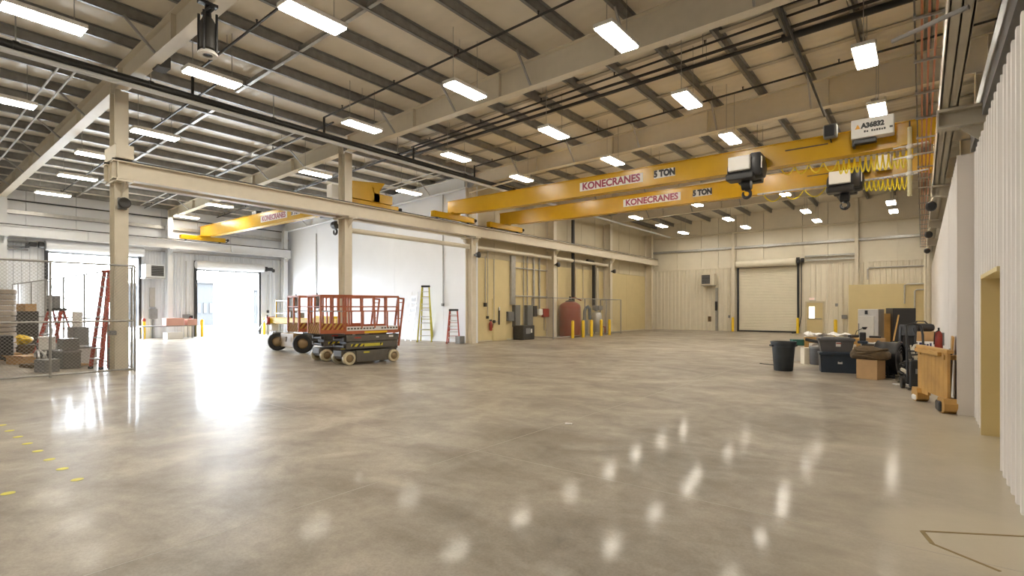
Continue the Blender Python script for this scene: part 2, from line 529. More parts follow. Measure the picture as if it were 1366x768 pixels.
# ---- left wall with two open roll-up doors
D1 = (13.3, 17.2, 4.1)
D2 = (6.4, 10.4, 4.6)
WL = struct(bpy.data.objects.new('wall_left', None), 'white ribbed metal wall with two open roll-up doors')
COL.objects.link(WL)
def ribbed_x(name, x, y0, y1, z0, z1, nx, parent, m, pitch=0.3, depth=0.035):
    mb = corrugated(MB(), (x, y0), (x, y1), z0, z1, (nx, 0), pitch, depth)
    return mb.build(name, m, parent)
M_lw = mat('left_wall_sheet', (0.74, 0.755, 0.785), 0.45, 0, 0.02, 1)
for y0, y1, z0 in ((YF, -1.0, 0), (-1.0, 2.6, 0), (2.6, D2[0], 0), (D2[0], D2[1], D2[2]), (D2[1], D1[0], 0), (D1[0], D1[1], D1[2]), (D1[1], YW, 0)):
    ribbed_x('liner_panel', XL, y0, y1, z0, 5.0, 1, WL, M_lw)
y = YF
while y < YW - 0.1:
    y2 = min(y + 1.95, YW)
    MB().box(XL - 0.1, XL, y + 0.008, y2 - 0.008, 5.02, 7.7).build('insulation_panel', M_lw, WL)
    y = y2
MB().box(XL - 0.14, XL - 0.1, YF, YW, 5.0, 7.9).build('wall_sheathing', M_lw, WL)
MB().box(XL, XL + 0.2, YF, YW, 6.32, 6.5).build('girt', M_galv, WL)
MB().box(XL, XL + 0.16, YF, YW, 5.0, 5.06).build('girt', M_galv, WL)

def rollup_door_open(name, y0, y1, ztop, zdrum, label):
    d = struct(bpy.data.objects.new(name, None), label); COL.objects.link(d)
    for y, w in ((y0, -1), (y1, 1)):
        MB().box(XL + 0.02, XL + 0.16, y - 0.07, y + 0.07, 0, zdrum + 0.25).build('door_track', M_blk, d)
    c = MB(); c.lathe([(0.24, y0 - 0.1), (0.25, y0 - 0.08), (0.25, y1 + 0.08), (0.24, y1 + 0.1)], (XL + 0.42, 0, zdrum), 'Y', 20)
    c.build('door_drum', M_white, d)
    MB().box(XL + 0.05, XL + 0.09, y0 + 0.07, y1 - 0.07, ztop - 0.02, zdrum).build('door_curtain', M_white, d)
    MB().box(XL + 0.03, XL + 0.13, y0 + 0.07, y1 - 0.07, ztop - 0.09, ztop - 0.02).build('bottom_bar', M_midgrey, d)
    return d
d1 = rollup_door_open('door_1', *D1, 4.36, 'rolled up white door above the far left opening')
d2 = rollup_door_open('door_2', *D2, 4.86, 'rolled up white door above the wide opening behind the cage')
def door_operator(parent, x, y, z, sgn):
    m = MB(); m.lathe([(0.13, y), (0.16, y + 0.05 * sgn), (0.16, y + 0.2 * sgn), (0.1, y + 0.24 * sgn)], (x, 0, z), 'Y', 14)
    m.cbox((x, y + 0.42 * sgn, z), (0.2, 0.3, 0.22), bev=0.03)
    m.lathe([(0.1, y + 0.56 * sgn), (0.12, y + 0.6 * sgn), (0.12, y + 0.68 * sgn)], (x, 0, z - 0.08), 'Y', 14)
    m.build('door_operator', M_blk, parent)
door_operator(d1, XL + 0.42, 17.35, 4.33, 1)
door_operator(d2, XL + 0.42, 6.25, 4.86, -1)
m = MB()
for z in (4.55, 4.7, 4.95): m.box(XL + 0.1, XL + 0.22, 4.95, 5.7, z, z + 0.08)
m.build('operator_shelf', M_midgrey, d2)

# ---- white wall that closes the left bay
WC = struct(bpy.data.objects.new('wall_centre', None), 'white board wall at the end of the left bay'); COL.objects.link(WC)
for xa, xb in ((XL, -31.2), (-31.2, -27.3), (-27.3, -23.4), (-23.4, -19.5), (-19.5, -17.3)):
    MB().box(xa + 0.006, xb - 0.006, YW, YW + 0.12, 0, zt(xb) + 0.25).build('wall_panel', M_whitewall, WC)
MB().box(XL, -17.3, YW + 0.12, YW + 0.2, 0, 8.6).build('wall_core', M_whitewall, WC)
MB().box(XL, -17.4, YW - 0.02, YW, 0, 0.05).build('base_strip', M_white, WC)

# ---- tan wall behind the middle columns
WM = struct(bpy.data.objects.new('wall_middle', None), 'tan wall behind the middle row of columns'); COL.objects.link(WM)
M_tan2 = mat('tan_upper_panel', (0.58, 0.51, 0.36), 0.5, 0, 0.04, 2)
ys = [YW + 0.2, 22.9, 26.1, 29.7, 33.3, 36.9, YB]
for a, b in zip(ys[:-1], ys[1:]):
    MB().box(XM - 0.15, XM, a + 0.005, b - 0.005, 0, 4.3).build('wall_panel', M_tan, WM)
yy = YW + 0.2
while yy < YB - 0.1:
    y2 = min(yy + 1.8, YB)
    for z0, z1 in ((4.31, 5.95), (5.96, 8.5)):
        MB().box(XM - 0.15, XM, yy + 0.01, y2 - 0.01, z0, z1).build('insulation_panel', M_tan2, WM)
    yy = y2
MB().box(XM - 0.2, XM - 0.15, YW + 0.2, YB, 0, 8.6).build('wall_core', M_tan2, WM)
MB().box(XM, XM + 0.02, YW + 0.2, YB, 0, 0.08).build('base_strip', M_tan2, WM)
d6 = struct(bpy.data.objects.new('door_6', None), 'tan flush door in the tan wall'); COL.objects.link(d6)
MB().box(XM, XM + 0.035, 21.02, 22.22, 0, 2.22).build('door_frame', M_tan, d6)
MB().box(XM + 0.035, XM + 0.05, 21.1, 22.14, 0.02, 2.15).build('door_leaf', M_tan, d6)
MB().tube([(XM + 0.05, 21.2, 1.02), (XM + 0.12, 21.2, 1.02), (XM + 0.12, 21.34, 1.02)], 0.018).build('door_handle', M_steel, d6)

# ---- back wall
WB = struct(bpy.data.objects.new('wall_back', None), 'cream ribbed back wall with insulation panels above'); COL.objects.link(WB)
RD = (-10.85, -6.85, 4.62)
MD = (-6.36, -5.32, 2.16)
for xa, xb, z0 in ((XM, -14.3, 0), (-14.3, RD[0], 0), (RD[0], RD[1], RD[2] + 0.3), (RD[1], MD[0], 0), (MD[0], MD[1], MD[2]), (MD[1], -3.0, 0), (-3.0, 0.9, 0)):
    corrugated(MB(), (xa, YB), (xb, YB), z0, 4.78, (0, -1), 0.3, 0.035).build('liner_panel', M_liner, WB)
seams = [XM, -15.5, -13.6, -12.3, -11.0, -9.1, -6.6, -5.05, -3.3, -1.2, 0.9]
for a, b in zip(seams[:-1], seams[1:]):
    for z0, z1 in ((4.8, 6.2), (6.22, 7.36), (7.38, 9.2)):
        MB().box(a + 0.012, b - 0.012, YB - 0.04, YB + 0.1, z0, z1).build('insulation_panel', M_liner, WB)
MB().box(XM - 0.2, 2.6, YB + 0.1, YB + 0.2, 0, 9.9).build('wall_core', M_liner, WB)
MB().box(XM, 0.6, YB - 0.24, YB - 0.04, 6.18, 6.34).build('girt', M_galv, WB)
MB().tube([(XM + 0.6, YB - 0.3, 7.38), (0.4, YB - 0.3, 7.38)], 0.06, 8).build('girt_tube', M_liner, WB)
MB().box(XM, 0.6, YB - 0.06, YB - 0.03, 4.76, 4.82).build('flashing_strip', M_liner, WB)
for x, z1 in ((-11.15, 8.4), (-3.4, 8.8)):
    m = MB(); m.box(x - 0.1, x + 0.1, YB - 0.34, YB - 0.32, 0, z1); m.box(x - 0.1, x + 0.1, YB - 0.08, YB - 0.06, 0, z1); m.box(x - 0.012, x + 0.012, YB - 0.32, YB - 0.08, 0, z1)
    m.build('wind_column', M_cream, WB)
MB().box(-6.62, -6.5, YB - 0.1, YB - 0.04, 4.8, 6.2).build('jamb_post', M_cream, WB)
for z in (5.0, 5.28):
    MB().box(-6.4, -3.4, YB - 0.3, YB - 0.18, z, z + 0.09).build('header_channel', M_galv, WB)

d3 = struct(bpy.data.objects.new('door_3', None), 'closed cream roll-up door in the back wall'); COL.objects.link(d3)
m = MB(); n = 40; vs = []; fs = []
for i in range(n + 1):
    z = 0.1 + (RD[2] - 0.1) * i / n
    for dz, dy in ((0, 0), (0.085, -0.018)):
        vs += [(RD[0] + 0.05, YB - 0.06 + dy, min(z + dz, RD[2] + .05)), (RD[1] - 0.05, YB - 0.06 + dy, min(z + dz, RD[2] + .05))]
k = len(vs) // 2
for i in range(k - 1): fs.append((2 * i, 2 * i + 1, 2 * i + 3, 2 * i + 2))
m.add(vs, fs).build('door_curtain', M_liner, d3)
MB().box(RD[0] + 0.05, RD[1] - 0.05, YB - 0.12, YB - 0.03, 0.0, 0.1).build('bottom_bar', M_blk, d3)
for x in (RD[0], RD[1]):
    MB().box(x - 0.06, x + 0.06, YB - 0.16, YB - 0.04, 0, 5.0).build('door_track', M_blk, d3)
MB().lathe([(0.24, RD[0] - 0.08), (0.26, RD[0] - 0.06), (0.26, RD[1] - 0.1), (0.24, RD[1] - 0.08)], (0, YB - 0.36, 4.98), 'X', 20).build('door_drum', M_liner, d3)
m = MB(); m.lathe([(0.14, RD[1] - 0.05), (0.2, RD[1]), (0.2, RD[1] + 0.12), (0.12, RD[1] + 0.16)], (0, YB - 0.36, 5.0), 'X', 14)
m.lathe([(0.1, RD[1] + 0.2), (0.16, RD[1] + 0.22), (0.16, RD[1] + 0.4), (0.1, RD[1] + 0.42)], (0, YB - 0.36, 5.06), 'X', 14)
m.cbox((RD[1] + 0.05, YB - 0.4, 5.2), (0.2, 0.2, 0.14)); m.build('door_operator', M_blk, d3)

d4 = struct(bpy.data.objects.new('door_4', None), 'tan exit door with a narrow bright window'); COL.objects.link(d4)
m = MB(); m.box(MD[0] - 0.06, MD[0] + 0.04, YB - 0.08, YB + 0.05, 0, MD[2]); m.box(MD[1] - 0.04, MD[1] + 0.06, YB - 0.08, YB + 0.05, 0, MD[2]); m.box(MD[0] - 0.06, MD[1] + 0.06, YB - 0.08, YB + 0.05, MD[2] - 0.06, MD[2] + 0.04)
m.build('door_frame', M_tan2, d4)
wx0, wx1 = -6.2, -5.84
m = MB(); x0, x1 = MD[0] + 0.04, MD[1] - 0.04
m.box(x0, wx0, YB - 0.03, YB + 0.02, 0.02, 2.1); m.box(wx1, x1, YB - 0.03, YB + 0.02, 0.02, 2.1)
m.box(wx0, wx1, YB - 0.03, YB + 0.02, 0.02, 1.02); m.box(wx0, wx1, YB - 0.03, YB + 0.02, 1.84, 2.1)
leaf = m.build('door_leaf', M_tan, d4)
MB().box(wx0, wx1, YB - 0.01, YB + 0.01, 1.02, 1.84).build('window_pane', M_glow, d4)
MB().box(x0 + 0.05, x1 - 0.05, YB - 0.11, YB - 0.06, 0.98, 1.03).build('push_bar', M_midgrey, d4)

# ---- right wall: white liner, jog, tan doorway, steelwork open above
WR = struct(bpy.data.objects.new('wall_right', None), 'white ribbed liner wall along the right side'); COL.objects.link(WR)
M_rw = mat('right_wall_sheet', (0.71, 0.665, 0.62), 0.5, 0, 0.02, 1)
LT = 4.15
XJ = 0.44
DR = (7.55, 9.45, 2.1)
def right_sheet(x, ya, yb, z0, z1):
    corrugated(MB(), (x, ya), (x, yb), z0, z1, (-1, 0), 0.3, 0.034).build('liner_panel', M_rw, WR)
for a, b in ((YF, -2.0), (-2.0, 1.6), (1.6, 4.6), (4.6, DR[0])): right_sheet(XR + 0.04, a, b, 0, LT)
right_sheet(XR + 0.04, DR[0], DR[1], DR[2], LT)
right_sheet(XR + 0.04, DR[1] + 0.04, 11.02, 0, LT)
for a, b in ((11.05, 14.6), (14.6, 18.2), (18.2, 21.8), (21.8, 25.4), (25.4, 33), (33, YB)): right_sheet(XJ + 0.04, a, b, 0, LT)
MB().box(XJ, XR + 0.05, 11.0, 11.06, 0, LT).build('jog_panel', M_rw, WR)
m = MB(); m.box(XR + 0.07, 2.4, YF, 11, LT - 0.02, LT); m.box(XJ + 0.08, 2.4, 11.06, YB, LT - 0.02, LT); m.build('liner_cap', M_midgrey, WR)
d5 = struct(bpy.data.objects.new('door_5', None), 'tan doorway in the right wall'); COL.objects.link(d5)
m = MB(); m.box(XR - 0.015, XR + 0.24, DR[1], DR[1] + 0.05, 0, DR[2] + 0.05); m.box(XR + 0.03, XR + 0.24, DR[0] - 0.06, DR[0], 0, DR[2] + 0.05); m.box(XR - 0.015, XR + 0.24, DR[0], DR[1], DR[2], DR[2] + 0.05)
m.build('door_frame', M_tan, d5)
MB().box(XR + 0.2, XR + 0.25, DR[0], DR[1], 0.0, DR[2]).build('door_leaf', M_tan, d5)
WX = struct(MB().box(2.4, 2.55, YF, YB + 0.1, 0, 9.9).build('wall_outer', M_grey), 'shaded outer wall behind the right liner')
MB().box(XL - 0.1, 2.56, YF - 0.15, YF, 0, 9.9).build('wall_front', M_white); struct(bpy.data.objects['wall_front'], 'wall behind the viewer')
bpy.data.objects['wall_front'].location = (0, 0, 0)
# gray eave strut and posts above the liner
m = MB(); m.box(0.80, 0.86, YF, 14.6, 4.97, 5.6); m.box(0.86, 2.38, YF, 14.6, 4.97, 5.02); m.build('eave_girt', M_grey, WR)
for x, z in ((2.3, 6.4), (2.3, 7.6)):
    MB().box(x - 0.1, x + 0.1, YF, YB, z, z + 0.2).build('girt', M_grey, WR)

# ---- tan office block in the far right corner
m = MB(); m.box(-3.78, 0.38, 40.6, YB - 0.05, 0, 3.25); struct(m.build('partition_box', M_tan), 'low tan block against the back wall')
bpy.data.objects['partition_box'].name = 'wall_corner'

# ================================================================ structural steel as things
def hsection(mb, x, y, z0, z1, dx, dy, tf=0.02, tw=0.014):
    """H column, flanges facing +X and -X"""
    mb.box(x - dx / 2, x - dx / 2 + tf, y - dy / 2, y + dy / 2, z0, z1)
    mb.box(x + dx / 2 - tf, x + dx / 2, y - dy / 2, y + dy / 2, z0, z1)
    mb.box(x - dx / 2 + tf, x + dx / 2 - tf, y - tw / 2, y + tw / 2, z0, z1)
    return mb
ORD = ['first', 'second', 'third', 'fourth', 'fifth', 'sixth', 'seventh', 'eighth', 'ninth', 'tenth', 'eleventh', 'twelfth']
CLAB = ['cream steel column at the corner of the chain-link cage', 'cream steel column rising behind the orange scissor lifts',
        'cream steel column where the white wall meets the tan wall', 'cream steel column between the switchgear and the red tank',
        'cream steel column behind the far end of the tank cage', 'cream steel column in the back corner past the tank cage']
XC = -17.4
for i, y in enumerate(COLY):
    XC, DX = (-17.4, 0.42) if i < 3 else (-17.45, 0.56)
    t = thing('steel_column', CLAB[i], 'column', (XC, y, 0), 0, 'columns between the two bays', 'thing')
    hsection(MB(), XC, y, 0.02, 7.63, DX, 0.32).build('shaft', M_cream, t, True)
    MB().box(XC - 0.28, XC + 0.28, y - 0.22, y + 0.22, 0, 0.02).build('base_plate', M_cream, t, True)
    b = MB(); b.box(XC - 0.5, XC + 0.5, y - 0.19, y + 0.19, 5.12, 5.17)
    b.prism([(XC + 0.21, 4.75), (XC + 0.5, 5.02), (XC + 0.5, 5.12), (XC + 0.21, 5.12)], y - 0.01, y + 0.01, 'Y')
    if i < 3: b.prism([(XC - 0.21, 4.75), (XC - 0.5, 5.02), (XC - 0.5, 5.12), (XC - 0.21, 5.12)], y - 0.01, y + 0.01, 'Y')
    b.build('bracket', M_cream, t, True)
    if i == 0:
        q = MB(); q.box(XC - 0.5, XC + 0.5, y - 0.2, y + 0.2, 5.74, 5.77); q.box(XC - 0.5, XC + 0.5, y - 0.2, y + 0.2, 6.07, 6.1)
        q.box(XC + 0.46, XC + 0.5, y - 0.2, y + 0.2, 5.77, 6.07); q.box(XC - 0.5, XC + 0.46, y - 0.2, y - 0.17, 5.77, 6.07)
        q.build('tie_back_box', M_cream, t, True)

def runway(label, x, y0, y1, railz, w=0.28, m=M_cream, stiff=7.15, boxed=False):
    t = thing('runway_beam', label, 'crane beam', (x, y0, railz - 0.53), 0, None, 'thing')
    b = MB(); zb = railz - 0.52; zp = railz - 0.03
    b.box(x - w / 2, x + w / 2, y0, y1, zb, zb + 0.025); b.box(x - w / 2, x + w / 2, y0, y1, zp - 0.025, zp); b.box(x - 0.01, x + 0.01, y0, y1, zb, zp)
    if boxed:
        b.box(x - w / 2 + 0.01, x - w / 2 + 0.03, y0, y1, zb, zp); b.box(x + w / 2 - 0.03, x + w / 2 - 0.01, y0, y1, zb, zp)
    b.build('girder', m, t, True)
    MB().box(x - 0.03, x + 0.03, y0, y1, zp, railz + 0.035).build('rail', M_black, t, True)
    yk = y0 + 0.1
    while yk < y1 and not boxed:
        MB().box(x - w / 2 + 0.02, x + w / 2 - 0.02, yk - 0.01, yk + 0.01, zb + 0.025, zp - 0.025).build('stiffener', m, t, True)
        yk += stiff
    return t
runway('long cream runway beam on the middle columns facing the right bay', -17.05, 4.47, 41.2, 5.7, stiff=99)
runway('cream runway beam on the far side of the middle columns', -17.75, 4.47, 19.0, 5.7)
runway('white runway beam along the left wall above the roll-up doors', -34.1, -6.5, 19.0, 5.7, 0.28, M_white)
runway('cream runway beam overhead along the right wall with orange bars beside it', 0.37, -6.5, 41.2, 5.7, 0.26, boxed=True)
# left wall columns
for i, (y, lab) in enumerate(((4.75, 'white column on the left wall left of the wide open door'), (11.75, 'white column on the left wall between the two open doors'), (18.75, 'white column in the corner of the left and white walls'))):
    t = thing('steel_column', lab, 'column', (-34.45, y, 0), 0, 'columns along the left wall', 'thing')
    hsection(MB(), -34.45, y, 0, 7.0, 0.4, 0.26).build('shaft', M_white, t, True)
    b = MB(); b.box(-34.3, -33.9, y - 0.15, y + 0.15, 5.12, 5.17); b.prism([(-34.25, 4.8), (-33.92, 5.02), (-33.92, 5.12), (-34.25, 5.12)], y - 0.01, y + 0.01, 'Y')
    b.build('bracket', M_white, t, True)
# right wall columns with long brackets
rl = ['nearest to the doorway', 'over the jog in the right wall', 'past the jog, above a dark camera', 'well beyond the hand truck', 'near the far tan block', 'in the far right corner']
for i, y in enumerate(COLY[:5]):
    t = thing('steel_column', 'cream column behind the right liner wall, ' + rl[i], 'column', (1.35, y, 0), 0, 'columns along the right wall', 'thing')
    hsection(MB(), 1.35, y, 4.16, 8.05, 0.44, 0.32).build('shaft', M_cream, t, True)
    b = MB()
    b.box(0.2, 1.13, y - 0.15, y + 0.15, 5.10, 5.15); b.box(0.2, 1.13, y - 0.15, y + 0.15, 4.82, 4.86)
    b.box(0.2, 1.13, y - 0.012, y + 0.012, 4.86, 5.10); b.box(0.2, 0.23, y - 0.15, y + 0.15, 4.86, 5.10)
    b.prism([(0.5, 4.82), (1.13, 4.2), (1.13, 4.82)], y - 0.012, y + 0.012, 'Y')
    b.build('bracket', M_cream, t, True)

# ---------------------------------------------------------------- rafters
def rafter(label, y, xa, xb, ba, bb, braces, m=M_cream):
    t = thing('roof_rafter', label, 'roof beam', ((xa + xb) / 2, y, ba), 0, 'tapered roof rafters', 'thing')
    za, zb = zt(xa), zt(xb)
    MB().prism([(xa, ba), (xb, bb), (xb, zb - 0.01), (xa, za - 0.01)], y - 0.008, y + 0.008).build('web', m, t, True)
    MB().prism([(xa, ba - 0.02), (xb, bb - 0.02), (xb, bb), (xa, ba)], y - 0.14, y + 0.14).build('lower_flange', m, t, True)
    MB().prism([(xa, za - 0.025), (xb, zb - 0.025), (xb, zb - 0.005), (xa, za - 0.005)], y - 0.14, y + 0.14).build('upper_flange', m, t, True)
    n = max(2, int((xb - xa) / 3.4))
    for k in range(n + 1):
        x = xa + 0.1 + (xb - xa - 0.2) * k / n
        u = (x - xa) / (xb - xa)
        MB().box(x - 0.008, x + 0.008, y - 0.12, y + 0.12, ba + (bb - ba) * u, zt(x) - 0.025).build('stiffener', m, t, True)
    for k, x in enumerate(PX0):
        if not (xa + 0.4 < x < xb - 0.3) or k % 2: continue
        u = (x - xa) / (xb - xa); zl = ba + (bb - ba) * u
        for s in ((-1, 1) if braces == 2 else (-1,)):
            MB().bar((x, y + s * 0.75, zt(x) + 0.02), (x, y + s * 0.12, zl + 0.02), 0.05, 0.05).build('flange_brace', M_grey, t, True)
    return t
for y, nm in ((COLY[0], 'over the chain-link cage'), (COLY[1], 'in line with the second column'), (COLY[2] - 0.05, 'along the top of the white wall')):
    rafter('pale tapered rafter of the left bay ' + nm, y, XL + 0.1, -17.6, 7.0, 7.66, 1, M_white if y > 18 else M_cream)
for y, nm in zip(COLY[:5], ('nearest to the viewer', 'second from the viewer', 'third, in front of the yellow cranes', 'fourth, hidden above the yellow cranes', 'fifth, near the back wall')):
    rafter('deep cream right bay rafter, ' + nm, y, -17.2, 1.5, 7.68, 8.1, 1)

# ---------------------------------------------------------------- cranes
def wheel_y(mb, x, y, z, r, w):      # wheel whose axle runs along X
    return mb.lathe([(r * 0.5, x - w / 2 - 0.01), (r, x - w / 2), (r, x + w / 2), (r * 0.5, x + w / 2 + 0.01)], (0, y, z), 'X', 16)

def crane(label, y, x0, x1, yt0, yt1, far_truck=True):
    t = thing('bridge_crane', label, 'crane', ((x0 + x1) / 2, y, 5.72), 0, 'yellow overhead cranes', 'thing')
    a, b = x0 - 0.2, x1 + 0.2
    MB().prism([(a, 6.08), (a + 0.9, 6.02), (a + 3.2, 5.97), (b - 3.2, 5.97), (b - 0.9, 6.02), (b, 6.08), (b, 6.6), (a, 6.6)], y - 0.14, y + 0.14).build('girder', M_yellow, t, True)
    m = MB(); m.box(a, b, y - 0.19, y + 0.19, 6.6, 6.625)
    m.build('top_flange', M_yellow, t, True)
    MB().prism([(a + 1.0, 5.985), (a + 3.2, 5.945), (b - 3.2, 5.945), (b - 1.0, 5.985), (b - 1.0, 6.01), (b - 3.2, 5.97), (a + 3.2, 5.97), (a + 1.0, 6.01)], y - 0.19, y + 0.19).build('lower_flange', M_yellow, t, True)
    for x in (x0, x1):
        tr = MB(); tr.cbox((x, (yt0 + yt1) / 2, 5.91), (0.24, yt1 - yt0, 0.26), bev=0.02)
        tr.cbox((x, y, 6.06), (0.4, 0.6, 0.06))
        truck = tr.build('end_truck', M_yellow, t, True)
        for yy in (yt0 + 0.3, yt1 - 0.3):
            wheel_y(MB(), x, yy, 5.84, 0.1, 0.1).build('wheel', M_liftdark, truck, True)
        bp = MB(); bp.lathe([(0.05, yt1), (0.05, yt1 + 0.12), (0.08, yt1 + 0.14), (0.08, yt1 + 0.22)], (x, 0, 5.95), 'Y', 10)
        bp.tube([(x, yt1 - 0.02, 5.8), (x, yt1 + 0.1, 5.8), (x, yt1 + 0.2, 5.98)], 0.03, 6)
        bp.build('bumper', M_rubber, truck, True)
    return t
def plate_with_text(parent, name, body, x0, x1, z0, z1, y, size, m, bold=0.0, sx=1.0, plate=M_sticker):
    W = W_of(parent)
    p = MB().box(x0, x1, y - 0.004, y, z0, z1).build(name, plate, parent, True)
    c = Vector(((x0 + x1) / 2, y - 0.006, (z0 + z1) / 2)) - Vector(parent.location)
    text('lettering', body, size, m, p, c, (R(90), 0, 0), 0.002, bold, sx)
    return p
Y1, Y2, Y3 = 17.4, 21.2, 13.5
C1 = crane('nearer yellow overhead crane crossing the right bay with white cabinet', Y1, -17.05, 0.36, 16.1, 18.75)
plate_with_text(C1, 'name_plate', 'KONECRANES', -10.22, -7.68, 6.13, 6.45, Y1 - 0.14, 0.36, M_letter_red, 0.012, 1.0)
plate_with_text(C1, 'capacity_plate', '5 TON', -7.28, -6.53, 6.17, 6.45, Y1 - 0.14, 0.30, M_letter_blk, 0.02, 0.84)
C2 = crane('farther yellow overhead crane crossing the right bay behind the first', Y2, -17.05, 0.36, 19.9, 22.6)
plate_with_text(C2, 'name_plate', 'KONECRANES', -10.28, -7.74, 6.13, 6.45, Y2 - 0.14, 0.36, M_letter_red, 0.012, 1.0)
plate_with_text(C2, 'capacity_plate', '5 TON', -7.24, -6.5, 6.17, 6.45, Y2 - 0.14, 0.30, M_letter_blk, 0.02, 0.84)
C3 = crane('yellow overhead crane spanning the left bay in front of the white wall', Y3, -34.1, -17.75, 12.2, 14.7)
plate_with_text(C3, 'name_plate', 'KONECRANES', -26.9, -24.3, 6.13, 6.45, Y3 - 0.14, 0.36, M_letter_red, 0.012, 1.0)
plate_with_text(C3, 'capacity_plate', '5 TON', -23.9, -23.15, 6.17, 6.45, Y3 - 0.14, 0.30, M_letter_blk, 0.02, 0.84)
# drive housing and white cabinet at the right end of the left crane
m = MB(); m.prism([(12.35, 6.05), (14.3, 6.05), (14.3, 6.40), (12.35, 6.40)], -17.95, -17.55, 'X'); m.prism([(12.35, 6.41), (13.6, 6.41), (13.95, 6.9), (12.35, 6.72)], -17.95, -17.6, 'X'); m.build('drive_housing', M_yellow, C3, True)
MB().cbox((-17.85, 11.75, 6.2), (0.35, 0.5, 0.5), bev=0.02).build('control_cabinet', M_sticker, C3, True)
MB().cbox((-27.6, Y3, 6.72), (0.5, 0.3, 0.2), bev=0.03).build('junction_box', M_blk, C3, True)

def hoist(label, x, y, hook_dz):
    """low-headroom wire rope hoist hung from the girder's lower flange"""
    t = thing('hoist_trolley', label, 'hoist', (x, y, 5.9), 0, 'hoists on the cranes', 'thing')
    m = MB(); m.lathe([(0.2, x - 0.5), (0.3, x - 0.46), (0.33, x - 0.3), (0.33, x + 0.42), (0.3, x + 0.5), (0.18, x + 0.55)], (0, y - 0.42, 5.92), 'X', 18)
    m.cbox((x + 0.33, y - 0.4, 6.0), (0.3, 0.72, 0.66), bev=0.05)
    m.cbox((x - 0.05, y + 0.35, 5.9), (0.7, 0.3, 0.5), bev=0.04)
    m.build('body', M_blk, t, True)
    MB().cbox((x - 0.1, y - 0.72, 6.05), (0.62, 0.3, 0.42), bev=0.025).build('white_cover', M_sticker, t, True)
    m = MB(); m.cbox((x - 0.1, y - 0.55, 5.68), (0.8, 0.5, 0.2), bev=0.04); m.cbox((x, y - 0.1, 5.85), (0.6, 1.0, 0.08))
    m.build('frame', M_blk, t, True)
    MB().cbox((x + 0.50, y - 0.7, 6.02), (0.02, 0.12, 0.34)).build('label_strip', M_sticker, t, True)
    for dx in (-0.25, 0.25):
        wheel_y(MB(), x + dx, y - 0.17, 6.0, 0.06, 0.04).build('trolley_wheel', M_liftdark, t, True)
    rp = MB()
    for dx in (-0.09, -0.03, 0.03, 0.09): rp.tube([(x + dx, y - 0.35, 5.62), (x + dx * 0.8, y - 0.35, 5.62 - hook_dz)], 0.008, 5)
    rp.build('wire_rope', M_liftdark, t, True)
    zb = 5.62 - hook_dz
    hb = MB().lathe([(0.06, x - 0.15), (0.16, x - 0.13), (0.16, x + 0.13), (0.06, x + 0.15)], (0, y - 0.35, zb - 0.02), 'X', 16).build('hook_block', M_blk, t, True)
    pts = [(x, y - 0.35, zb - 0.14)]
    for k in range(13):
        a = R(100 - 26.5 * k); pts.append((x + 0.115 * math.cos(a), y - 0.35, zb - 0.3 + 0.115 * math.sin(a)))
    MB().tube(pts, [0.045] * 6 + [0.05] * 5 + [0.04, 0.034, 0.025], 8).build('hook', M_blk, hb, True)
    return t
hoist('black hoist with white cover hanging from the nearer yellow crane', -4.22, Y1, 0.12)
hoist('black hoist with white cover hanging from the farther yellow crane', -2.05, Y2, 0.14)

hoist('black hoist of the left crane, its hook hanging behind the second column', -19.95, Y3, 0.3)['group'] = 'hoists on the cranes'

# control cabinets and festoons
p = MB(); p.cbox((-1.04, Y1 - 0.42, 6.52), (0.94, 0.34, 0.50), bev=0.02)
cab = p.build('control_cabinet', M_sticker, C1, True)
def local(parent, x, y, z): return Vector((x, y, z)) - Vector(parent.location)
text('lettering', 'A36832', 0.175, M_letter_blk, cab, local(C1, -1.03, Y1 - 0.594, 6.57), (R(90), 0, 0), 0.002, 0.012, 0.9)
mk = MB()
for k in range(9):
    if k == 2: continue
    mk.box(-1.22 + k * 0.054, -1.18 + k * 0.054, Y1 - 0.594, Y1 - 0.589, 6.395, 6.45 - 0.012 * (k % 3 == 1))
mk.build('printed_marks', M_letter_blk, cab, True, 'stuff')
MB().cbox((-0.63, Y1 - 0.595, 6.44), (0.07, 0.02, 0.05), bev=0.008).build('switch', M_blk, cab, True)
MB().prism([(-1.42, 6.51), (-1.3, 6.51), (-1.36, 6.63)], Y1 - 0.596, Y1 - 0.59).build('warning_triangle', mat('warn_orange', (0.75, 0.35, 0.02), 0.5), cab, True)
m = MB(); m.cbox((-1.2, Y1 - 0.4, 6.2), (0.5, 0.2, 0.12), bev=0.02); m.cbox((-1.47, Y1 - 0.3, 6.35), (0.06, 0.3, 0.5)); m.build('cabinet_bracket', M_blk, C1, True)
m = MB(); m.cbox((-2.02, Y1 - 0.3, 6.66), (0.34, 0.22, 0.40), bev=0.05); fl = m.build('flood_light', M_panelgrey, C1, True)
MB().cbox((-2.04, Y1 - 0.42, 6.66), (0.24, 0.04, 0.30), bev=0.01).build('lamp_face', M_blk, fl, True)
MB().tube([(-2.02, Y1 - 0.3, 6.46), (-2.02, Y1 - 0.14, 6.4)], 0.02, 6).build('flood_bracket', M_blk, C1, True)
m = MB(); m.cbox((-0.98, Y2 - 0.42, 6.42), (0.4, 0.3, 0.44), bev=0.02); m.build('control_cabinet', M_sticker, C2, True)
m = MB(); m.cbox((-1.45, Y2 - 0.3, 6.4), (0.26, 0.22, 0.36), bev=0.04); m.build('flood_light', M_blk, C2, True)
